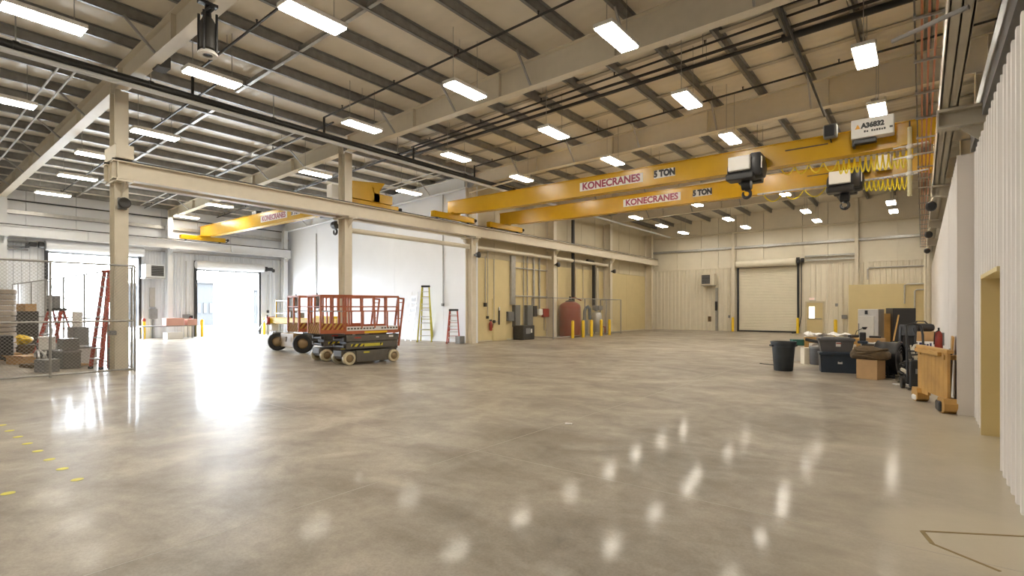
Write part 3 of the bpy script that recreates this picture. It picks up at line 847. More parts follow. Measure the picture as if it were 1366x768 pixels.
def festoon(C, y, xa, xb, n, drop0, drop1, zr):
    MB().bar((xa - 0.2, y, zr), (xb + 0.2, y, zr), 0.04, 0.05).build('festoon_rail', M_galv, C, True)
    w = (xb - xa) / n
    for k in range(n):
        u = k / max(1, n - 1); dr = drop0 + (drop1 - drop0) * u
        pts = [(xa + w * (k + i / 8), y, zr - 0.03 - dr * math.sin(math.pi * i / 8) ** 0.8) for i in range(9)]
        MB().tube(pts, 0.02, 5).build('festoon_cable', M_cable, C, True)
        MB().cbox((xa + w * k, y, zr - 0.03), (0.05, 0.08, 0.06)).build('cable_trolley', M_midgrey, C, True)
festoon(C1, Y1 + 0.32, -3.4, -1.9, 4, 0.22, 0.3, 6.02)
festoon(C1, Y1 + 0.32, -1.9, -0.2, 13, 0.42, 0.5, 6.02)
festoon(C2, Y2 - 0.3, -1.5, -0.25, 10, 0.35, 0.45, 5.96)
festoon(C2, Y2 - 0.3, -4.6, -2.6, 3, 0.3, 0.3, 5.93)
for C, y in ((C1, Y1), (C2, Y2)):       # brown stencil line on the girder
    MB().box(-3.2, -2.1, y - 0.143, y - 0.14, 6.36, 6.40).build('stencil_line', M_brown, C, True)
# collector mast with arms reaching the bars
def mast(C, x, y, z0, z1, arms):
    m = MB(); m.tube([(x, y, z0), (x, y, z1)], 0.05, 8); mm = m.build('collector_mast', mat('mast_ivory', (0.62, 0.55, 0.32), 0.5), C, True)
    for z in arms:
        a = MB(); a.bar((x - 0.35, y, z), (x + 0.38, y, z + 0.05), 0.035); a.build('collector_arm', M_sticker, mm, True)
        MB().lathe([(0.05, -0.06), (0.08, -0.03), (0.08, 0.03), (0.05, 0.06)], (x, y, z), 'Z', 12).build('insulator', M_sticker, mm, True)
    MB().tube([(x, y, z1), (x, y, z1 + 0.16)], 0.02, 6).build('mast_tip', M_blk, mm, True)
    return mm
mast(C1, -0.25, Y1 - 0.35, 4.62, 6.4, (5.9, 5.62, 5.2))
MB().bar((-0.25, Y1 - 0.35, 6.1), (-0.25, Y1 - 0.1, 6.1), 0.05).build('mast_clamp', M_blk, C1, True)

# conductor bars along the right runway
bars = thing('conductor_rail', 'three thin orange power bars along the right runway beam', 'power rail', (0.1, 17, 5.4), 0, None, 'thing')
for x in (0.0, 0.075, 0.15):
    MB().box(x - 0.013, x + 0.013, -6, 41, 5.44, 5.475).build('conductor_bar', M_copper, bars, True)
MB().tube([(-0.075, -6, 5.46), (-0.075, 41, 5.46)], 0.012, 5).build('bare_conductor', M_black, bars, True)
k = -5.0
while k < 41:
    m = MB(); m.bar((-0.1, k, 5.42), (0.23, k, 5.42), 0.03); 
    for x in (-0.075, 0.0, 0.075, 0.15): m.cbox((x, k, 5.45), (0.03, 0.05, 0.07))
    m.build('bar_support', M_galv, bars, True)
    k += 1.5
m = MB(); m.tube([(-0.3, 8.2, 5.08), (-0.02, 8.08, 5.10), (0.18, 8.0, 5.12), (0.42, 7.9, 5.13)], 0.028, 7); m.build('support_arm', M_grey, bars, True)

# longitudinal strut tubes under the runway
for a, b, lab in ((COLY[1], COLY[2], 'cream strut tube between the second and third columns'), (COLY[2], COLY[3], 'cream strut tube above the fire extinguisher and switchgear'), (COLY[3], COLY[4], 'cream strut tube above the red tank')):
    t = thing('strut_tube', lab, 'brace', (-17.4, a, 4.7), 0, 'longitudinal struts', 'thing')
    MB().tube([(-17.4, a + 0.25, 4.72), (-17.4, b - 0.25, 4.72)], 0.1, 12).build('tube', M_cream, t, True)
    for y in (a + 0.2, b - 0.2): MB().box(-17.48, -17.32, y - 0.06, y + 0.06, 4.6, 4.84).build('end_plate', M_cream, t, True)

# ---------------------------------------------------------------- lamps
def make_lamp(label, x, y, z, ztop, group):
    t = thing('high_bay_light', label, 'ceiling light', (x, y, z), 0, group, 'thing')
    h = MB(); h.cbox((0, 0, 0.075), (0.44, 1.26, 0.09), bev=0.015); h.cbox((0, 0, 0.14), (0.22, 0.9, 0.05), bev=0.015); h.build('housing', M_sticker, t)
    MB().box(-0.19, 0.19, -0.6, 0.6, 0.0, 0.028).build('diffuser', M_lamp, t)
    for s in (-0.45, 0.45):
        MB().tube([(0, s, 0.16), (0, s, ztop - z)], 0.008, 4).build('hanger_wire', M_galv, t)
    return t
RX = [-13.65, -9.3, -5.0, -1.0]
RXN = ['nearest the middle columns', 'second from the middle columns', 'third from the middle columns', 'nearest the right wall']
rows = [(5.65, [0, 1, 2]), (9.95, [0, 1, 2]), (14.1, [0, 1, 2, 3]), (18.15, [0, 1, 2, 3]), (22.2, [0, 1, 2, 3]), (26.2, [0, 1, 2]), (30.3, [0, 1, 2]), (34.4, [0, 1, 2, 3]), (38.5, [0, 1, 2, 3]), (1.5, [0, 1, 2]), (-2.6, [0, 1, 2])]  # last two rows lie mostly out of view, lamps added there for illumination
protos = {}
for k, (y, xs) in enumerate(rows):
    for i in xs:
        yy = y
        if (k, i) == (0, 0): yy = 5.6
        if (k, i) == (6, 1) or (k, i) == (6, 2): yy = 28.4
        if (k, i) == (8, 3): yy = 37.5
        if (k, i) == (9, 0): yy = 2.45
        rown = ('in the row right above the first rafter', 'in front of the second rafter', 'just past the second rafter', 'around the third rafter', 'between the two yellow cranes', 'behind the farther crane',
                'well beyond both cranes', 'second row from the back wall', 'in the row closest to the back wall', 'overhead near the viewer', 'added unseen behind the viewer')[k]
        lab = 'white hanging lamp of the right bay ' + rown + ', ' + RXN[i]
        x = RX[i] + (0.5 if (k, i) == (9, 0) else 0) - (0.3 if k >= 6 else 0)
        lab = 'hanging strip lamp ' + rown + ', ' + RXN[i]
        key = round(x, 1)
        if key not in protos: protos[key] = make_lamp(lab, x, yy, 7.3, zt(x) + 0.27, 'hanging lamps of the right bay')
        else: copy_tree(protos[key], lab, (x, yy, 7.3))
proto2 = None
for x, y, lab in ((-18.7, 2.6, 'white strip lamp at the left picture edge above the cage'), (-18.7, 6.0, 'white strip lamp just right of the cage corner column'), (-22.9, 5.6, 'white strip lamp hidden partly by the cage corner column'),
                  (-27.3, 6.0, 'white strip lamp over the cage, before the last by the left wall'), (-31.6, 6.05, 'white strip lamp over the cage nearest the left wall'),
                  (-28.9, 12.2, 'white strip lamp above the left yellow crane end'), (-33.4, 12.3, 'white strip lamp by the left wall above the yellow end truck'),
                  (-19.1, 11.7, 'white strip lamp left of the second column'), (-18.7, 16.2, 'white strip lamp before the white wall behind the second column'), (-23.2, 16.2, 'white strip lamp hidden behind the left crane'), (-23.5, 2.0, 'white strip lamp out over the near end of the cage'), (-23.3, -3, 'white strip lamp added unseen in the left bay behind the viewer')):  # the last lamp is out of view, added to help light the hall
    make_lamp(lab, x, y, 7.05 if x > -30 else 6.95, zt(x) + 0.27, 'hanging lamps of the left bay')

# ---------------------------------------------------------------- sprinkler pipes and conduits
def pipe_thing(name, label, cat, pts, r, m, hang=None, heads=None, group=None, mid=None):
    p0 = pts[0]
    t = thing(name, label, cat, p0, 0, group, 'thing')
    MB().tube(pts, r, 10).build('pipe', m, t, True)
    P0, P1 = Vector(pts[0]), Vector(pts[-1]); L = (P1 - P0).length
    if hang:
        s = hang * 0.5
        while s < L:
            q = P0.lerp(P1, s / L)
            MB().tube([(q.x, q.y, q.z), (q.x, q.y, zt(q.x) + 0.26)], 0.008, 4).build('hanger_rod', M_galv, t, True)
            s += hang
    if heads:
        s = heads * 0.4
        while s < L:
            q = P0.lerp(P1, s / L)
            h = MB(); h.tube([(q.x, q.y, q.z + r), (q.x, q.y, q.z + r + 0.07)], 0.018, 6); h.lathe([(0.03, 0), (0.03, 0.012)], (q.x, q.y, q.z + r + 0.075), 'Z', 8)
            h.build('sprinkler_head', m, t, True); s += heads
    return t
main = pipe_thing('sprinkler_main', 'thick black sprinkler main running above the middle columns', 'pipe', [(-15.9, -6, 7.54), (-15.9, 20.3, 7.54)], 0.095, M_black)
for y in (2.4, 5.0, 8.3, 13.2, 17, 20.5):
    MB().tube([(-15.9, y, 7.54), (-15.9, y, zt(-15.9) + 0.25)], 0.016, 5).build('hanger_rod', M_galv, main, True)
    MB().lathe([(0.115, y - 0.05), (0.115, y + 0.05)], (-15.9, 0, 7.54), 'Y', 12).build('pipe_clamp', M_black, main, True)
for y in (1.9, 6.0, 10.05, 14.0, 17.6):
    MB().tube([(-15.9, y, 7.54), (-15.9, y, 8.15)], 0.04, 8).build('riser', M_black, main, True)
cond = pipe_thing('pale_conduit', 'pale conduit pipe strapped beneath the black sprinkler main', 'pipe', [(-15.84, -6, 7.37), (-15.84, 40.8, 7.37)], 0.06, M_white)
k = 0.5
while k < 40:
    MB().tube([(-15.86, k, 7.30), (-15.86, k, 7.44)], 0.012, 5).build('strap_clip', M_galv, cond, True); k += 2.4
def branch(lab, y, xa, xb, dz, r, m=M_black, heads=2.6):
    return pipe_thing('sprinkler_branch', lab, 'pipe', [(xa, y, zt(xa) + dz), (xb, y, zt(xb) + dz)], r, m, 4.2, heads, 'sprinkler branch pipes')
branch('thin black sprinkler branch crossing over the nearest lamps', 6.0, -15.9, 1.6, -0.12, 0.03)
branch('thin black sprinkler branch between the first and second rafters', 10.05, -15.9, 1.6, -0.15, 0.03)
branch('thin upper black pipe of the trio behind the second rafter', 13.9, -15.9, 1.6, -0.22, 0.03)
branch('thin black sprinkler branch in front of the third rafter', 17.6, -15.9, 1.6, -0.20, 0.03)
branch('left bay black sprinkler branch before the first rafter', 1.9, -34, -15.9, -0.2, 0.03)
branch('left bay black sprinkler branch past the first rafter', 6.6, -34, -15.9, -0.2, 0.03)
branch('left bay black sprinkler branch before the second rafter', 10.4, -34, -15.9, -0.22, 0.03)
branch('left bay black sprinkler branch past the second rafter', 14.2, -34, -15.9, -0.22, 0.035)
t = pipe_thing('sprinkler_feed', 'black cross main, the lower thick pipe of the trio', 'pipe', [(-17.1, 14.45, 8.0), (-2.6, 14.45, 8.42)], 0.05, M_black, 5)
MB().tube([(-2.6, 14.45, 8.42), (1.2, 14.45, 8.55)], 0.085, 10).build('wide_pipe', M_black, t, True)
MB().lathe([(0.1, -2.75), (0.1, -2.5)], (0, 14.45, 8.42), 'X', 12).build('coupling', M_black, t, True)
MB().tube([(-2.6, 14.4, 8.45), (-2.62, 12.3, 8.7)], 0.07, 8).build('tee_pipe', M_black, t, True)
pipe_thing('sprinkler_pipe', 'middle black pipe of the trio beside the cross main', 'pipe', [(-17.1, 14.15, 8.05), (1.4, 14.15, 8.62)], 0.04, M_black, 5, None)
t = pipe_thing('drop_pipe', 'slim black pipe that bends down toward the flood light', 'pipe', [(-1.9, 13.0, 8.5), (-2.5, 13.0, 8.48), (-2.15, 17.0, 7.1)], 0.03, M_black)
# pipe beyond the left bay: black line along the left wall and vent stub
pipe_thing('wall_pipe', 'thin black pipe along the upper left wall', 'pipe', [(-34.55, -6, 6.95), (-34.55, 18.6, 6.95)], 0.035, M_black, 3.4)
pipe_thing('brace_pipe', 'pale diagonal pipe under the third rafter by the conduit', 'pipe', [(-17.2, 18.7, 7.3), (-13.6, 18.7, 7.55)], 0.04, M_cream)
# hanging destratification fan
t = thing('ceiling_fan', 'dark caged fan cylinder hanging under the first rafter', 'fan', (-10.95, 4.4, 6.62), 0, None, 'thing')
m = MB(); m.lathe([(0.11, 0.1), (0.14, 0.12), (0.14, 0.62), (0.09, 0.72)], (0, 0, 0), 'Z', 20); m.build('drum', M_liftdark, t)
m = MB(); m.lathe([(0.09, 0.0), (0.175, 0.0), (0.175, 0.04), (0.14, 0.08), (0.09, 0.08)], (0, 0, 0), 'Z', 20, False); m.build('outlet_ring', M_sticker, t)
MB().lathe([(0.03, 0.02), (0.08, 0.02), (0.08, 0.06), (0.03, 0.06)], (0, 0, 0), 'Z', 14).build('hub', M_blk, t)
for k in range(4):
    a = R(45 + 90 * k); MB().tube([(0.165 * math.cos(a), 0.165 * math.sin(a), 0.06), (0.165 * math.cos(a), 0.165 * math.sin(a), 0.8)], 0.025, 6).build('cage_rod', M_blk, t)
m = MB(); m.cbox((0, 0, 0.86), (0.42, 0.1, 0.07), bev=0.02); m.lathe([(0.07, 0.72), (0.05, 0.98)], (0, 0, 0), 'Z', 12); m.cbox((0, 0, 1.0), (0.12, 0.34, 0.06)); m.build('bracket', M_blk, t)
MB().tube([(0, 0, 1.0), (0, 0, 1.95)], 0.015, 6).build('hanger_rod', M_galv, t)
t = thing('junction_box', 'small dark steel box under the first rafter', 'box', (-15.0, 4.95, 7.82), 0, None, 'thing')
MB().cbox((0, 0, 0), (0.42, 0.28, 0.3), bev=0.02).build('box', M_liftdark, t); MB().tube([(-0.25, 0, 0), (-1.2, -0.1, 0.12)], 0.04, 6).build('conduit', M_cream, t)
MB().tube([(0, 0, 0.17), (0, 0, 0.2)], 0.03, 6).build('hanger', M_grey, t)
# ================================================================ scissor lifts and boom lift
M_haz = stripes('hazard_orange', (0.42, 0.25, 0.05), (0.19, 0.045, 0.02), 0.06, (1, 0, 0.8), 0.85)
M_hazs = stripes('hazard_orange_side', (0.50, 0.31, 0.06), (0.24, 0.055, 0.022), 0.075, (0, 1, -0.8), 0.8)
M_hazy = stripes('hazard_yellow', (0.62, 0.52, 0.03), (0.03, 0.03, 0.03), 0.09, (0, 1, -0.8))
def tyre(r, w, hub, tm, hm, parent, x, y):
    """wheel on an axle along local X, its hub a sub-part"""
    m = MB().lathe([(r * 0.62, x - w / 2), (r * 0.92, x - w / 2), (r, x - w * 0.35), (r, x + w * 0.35), (r * 0.92, x + w / 2), (r * 0.62, x + w / 2)], (0, y, r), 'X', 22, False)
    o = m.build('wheel', tm, parent)
    h = MB().lathe([(r * 0.2, x - w * 0.55), (r * 0.55, x - w * 0.42), (r * 0.62, x - w * 0.3), (r * 0.62, x + w * 0.3), (r * 0.55, x + w * 0.42), (r * 0.2, x + w * 0.55)], (0, y, r), 'X', 16)
    h.build('hub', hm, o)
    return o
def scissor_lift(label, loc, rz):
    t = thing('scissor_lift', label, 'scissor lift', loc, rz, 'orange and grey scissor lifts')
    W, Y0, Y1_, YE = 0.39, -0.945, 0.925, -1.70
    m = MB(); m.cbox((0, 0, 0.30), (0.62, 1.86, 0.26), bev=0.03); m.cbox((0.3, 0.02, 0.25), (0.12, 1.12, 0.36), bev=0.03); m.cbox((-0.3, 0.02, 0.25), (0.12, 1.12, 0.36), bev=0.03)
    m.cbox((0, -0.93, 0.33), (0.5, 0.1, 0.2), bev=0.03)
    m.build('chassis', M_liftgrey, t)
    for x in (-0.32, 0.32):
        for y in (-0.775, 0.775): tyre(0.2, 0.14, 0, M_ivory, M_brown if False else M_lifttan, t, x, y)
    for k, z in enumerate((0.52, 0.62, 0.72, 0.82)):
        for x in (-0.28, 0.28):
            s = 1 if k % 2 else -1
            MB().bar((x, -0.95 * s, z - 0.04), (x, 0.9 * s, z + 0.04), 0.06, 0.1).build('scissor_arm', M_liftgrey, t)
    m = MB()
    for z in (0.55, 0.75): m.tube([(-0.33, -0.9, z), (0.33, -0.9, z)], 0.045, 8); m.tube([(-0.33, 0.6, z), (0.33, 0.6, z)], 0.035, 8)
    m.tube([(0, -0.7, 0.5), (0, 0.5, 0.72)], 0.07, 10)
    m.cbox((0, 0, 0.64), (0.4, 1.6, 0.3))
    m.build('lift_cylinder', M_liftdark, t)
    MB().cbox((0.36, 0.03, 0.80), (0.03, 1.82, 0.2), bev=0.012).build('side_shield', M_liftgrey, t)
    MB().cbox((0.37, 0.0, 0.58), (0.03, 1.78, 0.2), bev=0.012).build('side_shield', M_liftgrey, t)
    MB().box(0.386, 0.391, -0.74, 0.35, 0.55, 0.63).build('hazard_strip', M_hazy, t)
    MB().box(0.388, 0.393, -0.3, 0.25, 0.545, 0.635).build('warning_label', M_fibrey, t)
    MB().box(0.376, 0.381, -0.62, -0.40, 0.80, 0.84).build('red_label', M_red, t)
    MB().box(0.376, 0.381, 0.12, 0.22, 0.80, 0.84).build('white_label', M_sticker, t)
    MB().box(0.376, 0.381, 0.58, 0.74, 0.80, 0.86).build('white_label', M_sticker, t)
    MB().box(0.361, 0.366, -0.3, -0.1, 0.34, 0.39).build('warning_label', M_fibrey, t)
    # main deck and the rolled-out deck extension
    MB().cbox((0, (Y0 + Y1_) / 2, 0.965), (2 * W, Y1_ - Y0, 0.07), bev=0.01).build('platform_deck', M_orange, t)
    MB().cbox((0, (YE + Y0) / 2, 1.0), (2 * W - 0.04, Y0 - YE, 0.06), bev=0.01).build('extension_deck', M_orange, t)
    MB().box(-W, W, YE - 0.012, YE + 0.008, 0.97, 1.26).build('toe_board', M_haz, t)
    MB().box(W - 0.008, W + 0.012, YE, Y0, 1.08, 1.26).build('toe_board', M_hazs, t)
    MB().box(W - 0.01, W + 0.008, YE, Y0, 0.97, 1.08).build('toe_rail', M_orange, t)
    MB().box(-W, -W + 0.02, YE, Y1_, 0.97, 1.2).build('toe_rail', M_orange, t)
    MB().box(-W, W, Y1_ - 0.02, Y1_, 0.95, 1.15).build('toe_rail', M_orange, t)
    side = MB().box(W - 0.005, W + 0.012, Y0, Y1_, 1.03, 1.16).build('white_side_board', M_paper, t)
    for k in range(17):
        if k in (9, 10): continue
        MB().box(W + 0.012, W + 0.016, Y0 + 0.08 + k * 0.105, Y0 + 0.15 + k * 0.105, 1.075, 1.12).build('printed_mark', M_liftgrey, side)
    MB().box(W + 0.0, W + 0.012, Y0, Y1_, 0.94, 1.03).build('side_rail', M_orange, t)
    MB().box(W + 0.012, W + 0.017, -0.3, 0.5, 0.95, 1.01).build('warning_label', M_safety, t)
    ZT, Z2, Z3 = 2.08, 1.76, 1.62
    def rail(p, q, w=0.05): MB().bar(p, q, w).build('guard_rail', M_orange, t)
    for s in (-W, W):
        rail((s, YE, ZT), (s, Y1_, ZT), 0.06); rail((s, YE, Z2), (s, Y1_, Z2), 0.035)
        rail((s, Y0, Z3), (s, Y1_, Z3), 0.035)
        MB().bar((s, YE, Z3), (s, Y0, Z3), 0.035).build('extension_rail', M_galv, t)
        for y in (YE, Y0 - 0.05, Y0 + 0.02): MB().bar((s, y, 1.0), (s, y, ZT), 0.05).build('post', M_orange, t)
        MB().bar((s, (YE + Y0) / 2, 1.05), (s, (YE + Y0) / 2, ZT), 0.04).build('post', M_orange, t)
        for y in (-0.42, 0.03, 0.48):
            MB().bar((s, y + 0.03, 1.1), (s, y + 0.03, Z3), 0.045).build('post', M_orange, t)
            MB().bar((s, y, Z3), (s, y, ZT), 0.045).build('post', M_orange, t)
        MB().bar((s, Y1_, 0.95), (s, Y1_, ZT), 0.05).build('post', M_orange, t)
    for y in (YE, Y1_):
        for z in (ZT, Z2): rail((-W, y, z), (W, y, z), 0.05 if z == ZT else 0.035)
    MB().bar((0.02, YE, 1.2), (0.02, YE, ZT), 0.045).build('post', M_orange, t)
    lad = MB(); lad.bar((W - 0.02, Y1_ + 0.02, 0.5), (W - 0.02, Y1_ + 0.22, ZT - 0.08), 0.05); lo = lad.build('ladder_rail', M_orange, t)
    MB().bar((W - 0.02, Y1_ - 0.02, ZT - 0.04), (W - 0.02, Y1_ + 0.24, ZT - 0.06), 0.05).build('ladder_rail', M_orange, t)
    MB().bar((W - 0.36, Y1_ + 0.02, 0.5), (W - 0.36, Y1_ + 0.22, ZT - 0.08), 0.05).build('ladder_rail', M_orange, t)
    for k in range(6):
        z = 0.6 + 0.26 * k; y = Y1_ + 0.02 + 0.2 * (z - 0.5) / 1.5
        MB().bar((W - 0.36, y, z), (W - 0.02, y, z), 0.03).build('rung', M_orange, lo)
    c = MB(); c.cbox((-0.05, YE + 0.12, 1.88), (0.2, 0.16, 0.34), bev=0.02); cc = c.build('control_box', M_midgrey, t)
    MB().tube([(-0.05, YE + 0.12, 2.04), (-0.05, YE + 0.1, 2.16)], 0.02, 6).build('joystick', M_blk, cc)
    MB().tube([(-0.05, YE + 0.15, 1.7), (0.0, YE + 0.2, 1.5), (-0.08, YE + 0.2, 1.25), (0.04, YE + 0.3, 1.05)], 0.018, 6).build('cable', M_fibrey, t)
    return t
RZ = R(-5.9)
L1 = scissor_lift('orange scissor lift with white side board, nearer of the two, before the second column', (-13.82, 10.22, 0), RZ)
copy_tree(L1, 'orange scissor lift half hidden behind the nearer one with the white board', (-15.36, 10.44, 0), RZ)

# tan yellow boom lift behind, front wheels turned
t = thing('boom_lift', 'yellow boom lift on a tan body with black tyres behind the orange lifts', 'boom lift', (-19.55, 12.0, 0), R(-6))
m = MB(); m.cbox((0.05, 0.0, 0.46), (1.2, 2.3, 0.42), bev=0.03); m.build('chassis', M_liftdark, t)
fb = MB().cbox((0.06, -1.05, 0.46), (1.2, 0.35, 0.54), bev=0.025).build('front_cabinet', M_lifttan, t)
for x in (-0.36, 0.2):
    m = MB(); m.bar((x - 0.06, -1.31, 0.56), (x + 0.04, -1.31, 0.60), 0.03); m.bar((x + 0.04, -1.31, 0.60), (x - 0.02, -1.31, 0.42), 0.03); m.build('cabinet_latch', M_brown, fb)
for x, y, a in ((-0.98, -1.15, 35), (1.06, -1.02, 35), (-0.86, 0.9, 0), (0.8, 0.9, 0)):
    m = MB().lathe([(0.2, -0.16), (0.33, -0.16), (0.37, -0.11), (0.37, 0.11), (0.33, 0.16), (0.2, 0.16)], (0, 0, 0), 'X', 22, False)
    w = m.build('wheel', M_rubber, t); w.location = (x, y, 0.37); w.rotation_euler = (0, 0, R(-a))
    MB().lathe([(0.06, -0.15), (0.15, -0.13), (0.2, -0.08), (0.2, 0.08), (0.15, 0.13), (0.06, 0.15)], (0, 0, 0), 'X', 16).build('hub', M_lifttan, w)
MB().cbox((-1.22, -1.2, 0.5), (0.2, 0.2, 0.22), bev=0.03).build('bumper_block', M_liftdark, t)
MB().cbox((0.0, 0.2, 0.78), (0.9, 1.2, 0.22), bev=0.05).build('turntable', M_liftdark, t)
b = MB().cbox((-0.95, -0.1, 1.17), (5.2, 0.26, 0.28), bev=0.03, rz=R(6)).build('boom', M_safety, t)
MB().lathe([(0.14, -0.2), (0.18, -0.16), (0.18, 0.16), (0.14, 0.2)], (-3.62, -0.42, 1.16), 'Y', 16).build('boom_end', M_red, b)
MB().cbox((0.7, 0.12, 1.22), (1.5, 0.34, 0.36), bev=0.04, rz=R(6)).build('boom_cover', M_safety, t)
m = MB(); m.cbox((-2.0, -0.15, 1.46), (0.5, 0.3, 0.3), bev=0.03); m.cbox((-1.3, -0.1, 1.42), (0.36, 0.28, 0.22), bev=0.03); m.build('engine_box', M_midgrey, t)
MB().bar((-3.3, -0.3, 1.0), (-3.3, -0.3, 2.1), 0.05).build('mast_post', M_safety, t)
for z in (1.5, 2.05): MB().bar((-3.3, -0.3, z), (-2.2, -0.25, z), 0.03).build('basket_rail', M_galv, t)
MB().cbox((-3.5, -0.3, 0.95), (0.3, 0.3, 0.5), bev=0.06).build('boom_fairing', M_sticker, t)
t = thing('tripod_stand', 'spindly tripod stand by the right edge of the far open door', 'stand', (-31.6, 16.1, 0))
for a in (30, 150, 270): MB().bar((0, 0, 1.25), (0.75 * math.cos(R(a)), 0.75 * math.sin(R(a)), 0.03), 0.05).build('leg', M_midgrey, t)
MB().lathe([(0.05, 1.2), (0.07, 1.3)], (0, 0, 0), 'Z', 10).build('head', M_blk, t)
MB().cbox((0.55, 0.1, 0.16), (0.4, 0.3, 0.3), bev=0.04).build('weight', M_midgrey, t)

# ================================================================ ladders
def step_ladder(name, label, loc, rz, h, wb, wt, spread, n, mrail, mback=None):
    t = thing(name, label, 'ladder', loc, rz, None)
    mback = mback or mrail
    for s in (-1, 1):
        MB().bar((s * wb / 2, -spread / 2, 0.0), (s * wt / 2, -0.05, h - 0.08), 0.06, 0.085).build('front_rail', mrail, t)
        MB().bar((s * wb / 2 * 0.9, spread / 2, 0.0), (s * wt / 2 * 0.9, 0.05, h - 0.1), 0.06, 0.03).build('back_rail', mback, t)
        MB().cbox((s * wb / 2, -spread / 2, 0.03), (0.09, 0.07, 0.06)).build('foot', M_blk, t)
    MB().cbox((0, 0, h - 0.05), (wt + 0.08, 0.24, 0.1), bev=0.02).build('top_cap', M_blk, t)
    for k in range(1, n):
        u = k / n; w = wb + (wt - wb) * u; y = -spread / 2 * (1 - u)
        MB().cbox((0, y, h * u), (w, 0.09, 0.035)).build('step', M_alu, t)
    for k in range(1, 5):
        u = k / 5; w = (wb + (wt - wb) * u) * 0.9; y = spread / 2 * (1 - u)
        MB().bar((-w / 2, y, h * u), (w / 2, y, h * u), 0.025).build('brace', mback, t)
    for s in (-1, 1): MB().bar((s * wb * 0.4, -spread * 0.27, h * 0.45), (s * wb * 0.38, spread * 0.27, h * 0.45), 0.02).build('spreader', M_alu, t)
    return t
step_ladder('step_ladder', 'tall yellow step ladder against the white wall', (-20.25, 18.66, 0), R(40), 2.9, 0.72, 0.36, 0.95, 9, M_fibrey)
step_ladder('step_ladder', 'short red step ladder beside the third column', (-18.2, 18.62, 0), R(40), 1.68, 0.62, 0.38, 0.7, 6, M_fibre)
t = thing('folded_ladder', 'tall red folded step ladder leaning on the back fence beside the cage column', 'ladder', (-18.3, 4.42, 0), R(15))
for s in (-1, 1):
    MB().bar((s * 0.24, 0.0, 0.03), (s * 0.14 - 0.5, 0.58, 2.8), 0.1, 0.06).build('front_rail', M_fibre, t)
    MB().bar((s * 0.2 + 0.12, 0.16, 0.03), (s * 0.12 - 0.42, 0.64, 2.72), 0.1, 0.06).build('back_rail', M_fibre, t)
    MB().cbox((s * 0.24, 0, 0.035), (0.1, 0.08, 0.07)).build('foot', M_blk, t)
for k in range(1, 10):
    u = k / 9.6; MB().cbox((-0.5 * u, 0.58 * u - 0.02, 2.8 * u), (0.48 - 0.2 * u, 0.1, 0.035)).build('step', M_alu, t)
MB().cbox((-0.5, 0.6, 2.8), (0.34, 0.2, 0.08), bev=0.02).build('top_cap', M_fibre, t)
t = step_ladder('step_ladder', 'shorter red step ladder deep in the cage with boxes on top', (-22.6, 4.42, 0), R(25), 1.72, 0.8, 0.5, 0.9, 6, M_fibre)
t = thing('leaning_ladder', 'faint aluminium ladder leaning on the white wall behind the lifts', 'ladder', (-21.6, 18.75, 0), 0)
for s in (-0.22, 0.22): MB().bar((s, -0.1, 0), (s, 0.38, 2.6), 0.05, 0.025).build('rail', M_alu, t)
for k in range(8): MB().bar((-0.22, -0.1 + 0.48 * (0.3 + 0.29 * k) / 2.6, 0.3 + 0.29 * k), (0.22, -0.1 + 0.48 * (0.3 + 0.29 * k) / 2.6, 0.3 + 0.29 * k), 0.025).build('rung', M_alu, t)

# ================================================================ chain-link cages
def chain_link(a, b, z0, z1, sp=0.085, r=0.0028):
    """crossed wires clipped to the rectangle a-b x z0-z1"""
    a, b = Vector((a[0], a[1], 0)), Vector((b[0], b[1], 0)); L = (b - a).length; t = (b - a) / L; H = z1 - z0
    n = Vector((-t.y, t.x, 0)); m = MB()
    for sgn in (1, -1):
        s = -H
        while s < L + H:
            # line x = s + sgn*z
            pts = []
            for z in (0, H):
                pts.append((s + sgn * z, z))
            (xa, za), (xb, zb) = pts
            ta, tb = 0.0, 1.0
            dx = xb - xa
            lo, hi = sorted(((0 - xa) / dx, (L - xa) / dx))
            ta, tb = max(0, lo), min(1, hi)
            if tb - ta > 0.01:
                p = a + t * (xa + dx * ta) + Vector((0, 0, z0 + H * ta)) + n * 0.003 * sgn
                q = a + t * (xa + dx * tb) + Vector((0, 0, z0 + H * tb)) + n * 0.003 * sgn
                d = (q - p).normalized(); u = d.cross(n).normalized()
                vs = [p + n * r, p - n * r * .5 + u * r, p - n * r * .5 - u * r, q + n * r, q - n * r * .5 + u * r, q - n * r * .5 - u * r]
                m.add(vs, [(0, 1, 4, 3), (1, 2, 5, 4), (2, 0, 3, 5)])
            s += sp
    return m
FH = 2.86
t = thing('chain_link_fence', 'near chain-link fence run with top and middle rails ending at the column', 'fence', (-16.95, 2, 0))
FX = -16.95
M_fence = mat('fence_tube', (0.34, 0.33, 0.31), 0.42, 0.4, 0.08, 6)
for y in (-1.9, -0.2, 1.5, 3.19, 4.95): MB().tube([(FX, y, 0), (FX, y, FH)], 0.03, 10).build('post', M_fence, t, True)
MB().tube([(FX + 0.02, 3.36, 0), (FX + 0.02, 3.36, FH + 0.05)], 0.04, 10).build('gate_post', M_fence, t, True) if False else None
for z in (FH, 1.37, 0.06): MB().tube([(FX, -2, z), (FX, 4.95, z)], 0.026, 8).build('rail', M_fence, t, True)
chain_link((FX, -2), (FX, 4.95), 0.05, FH).build('chain_link_mesh', M_galv, t, True, 'stuff')
t = thing('chain_link_fence', 'back chain-link fence run along the far side of the cage', 'fence', (-25, 5.1, 0))
for x in (-34.4, -33.1, -30.4, -27.8, -25.1, -22.4, -19.86, -17.7): MB().tube([(x, 5.1, 0), (x, 5.1, FH)], 0.03, 8).build('post', M_fence, t, True)
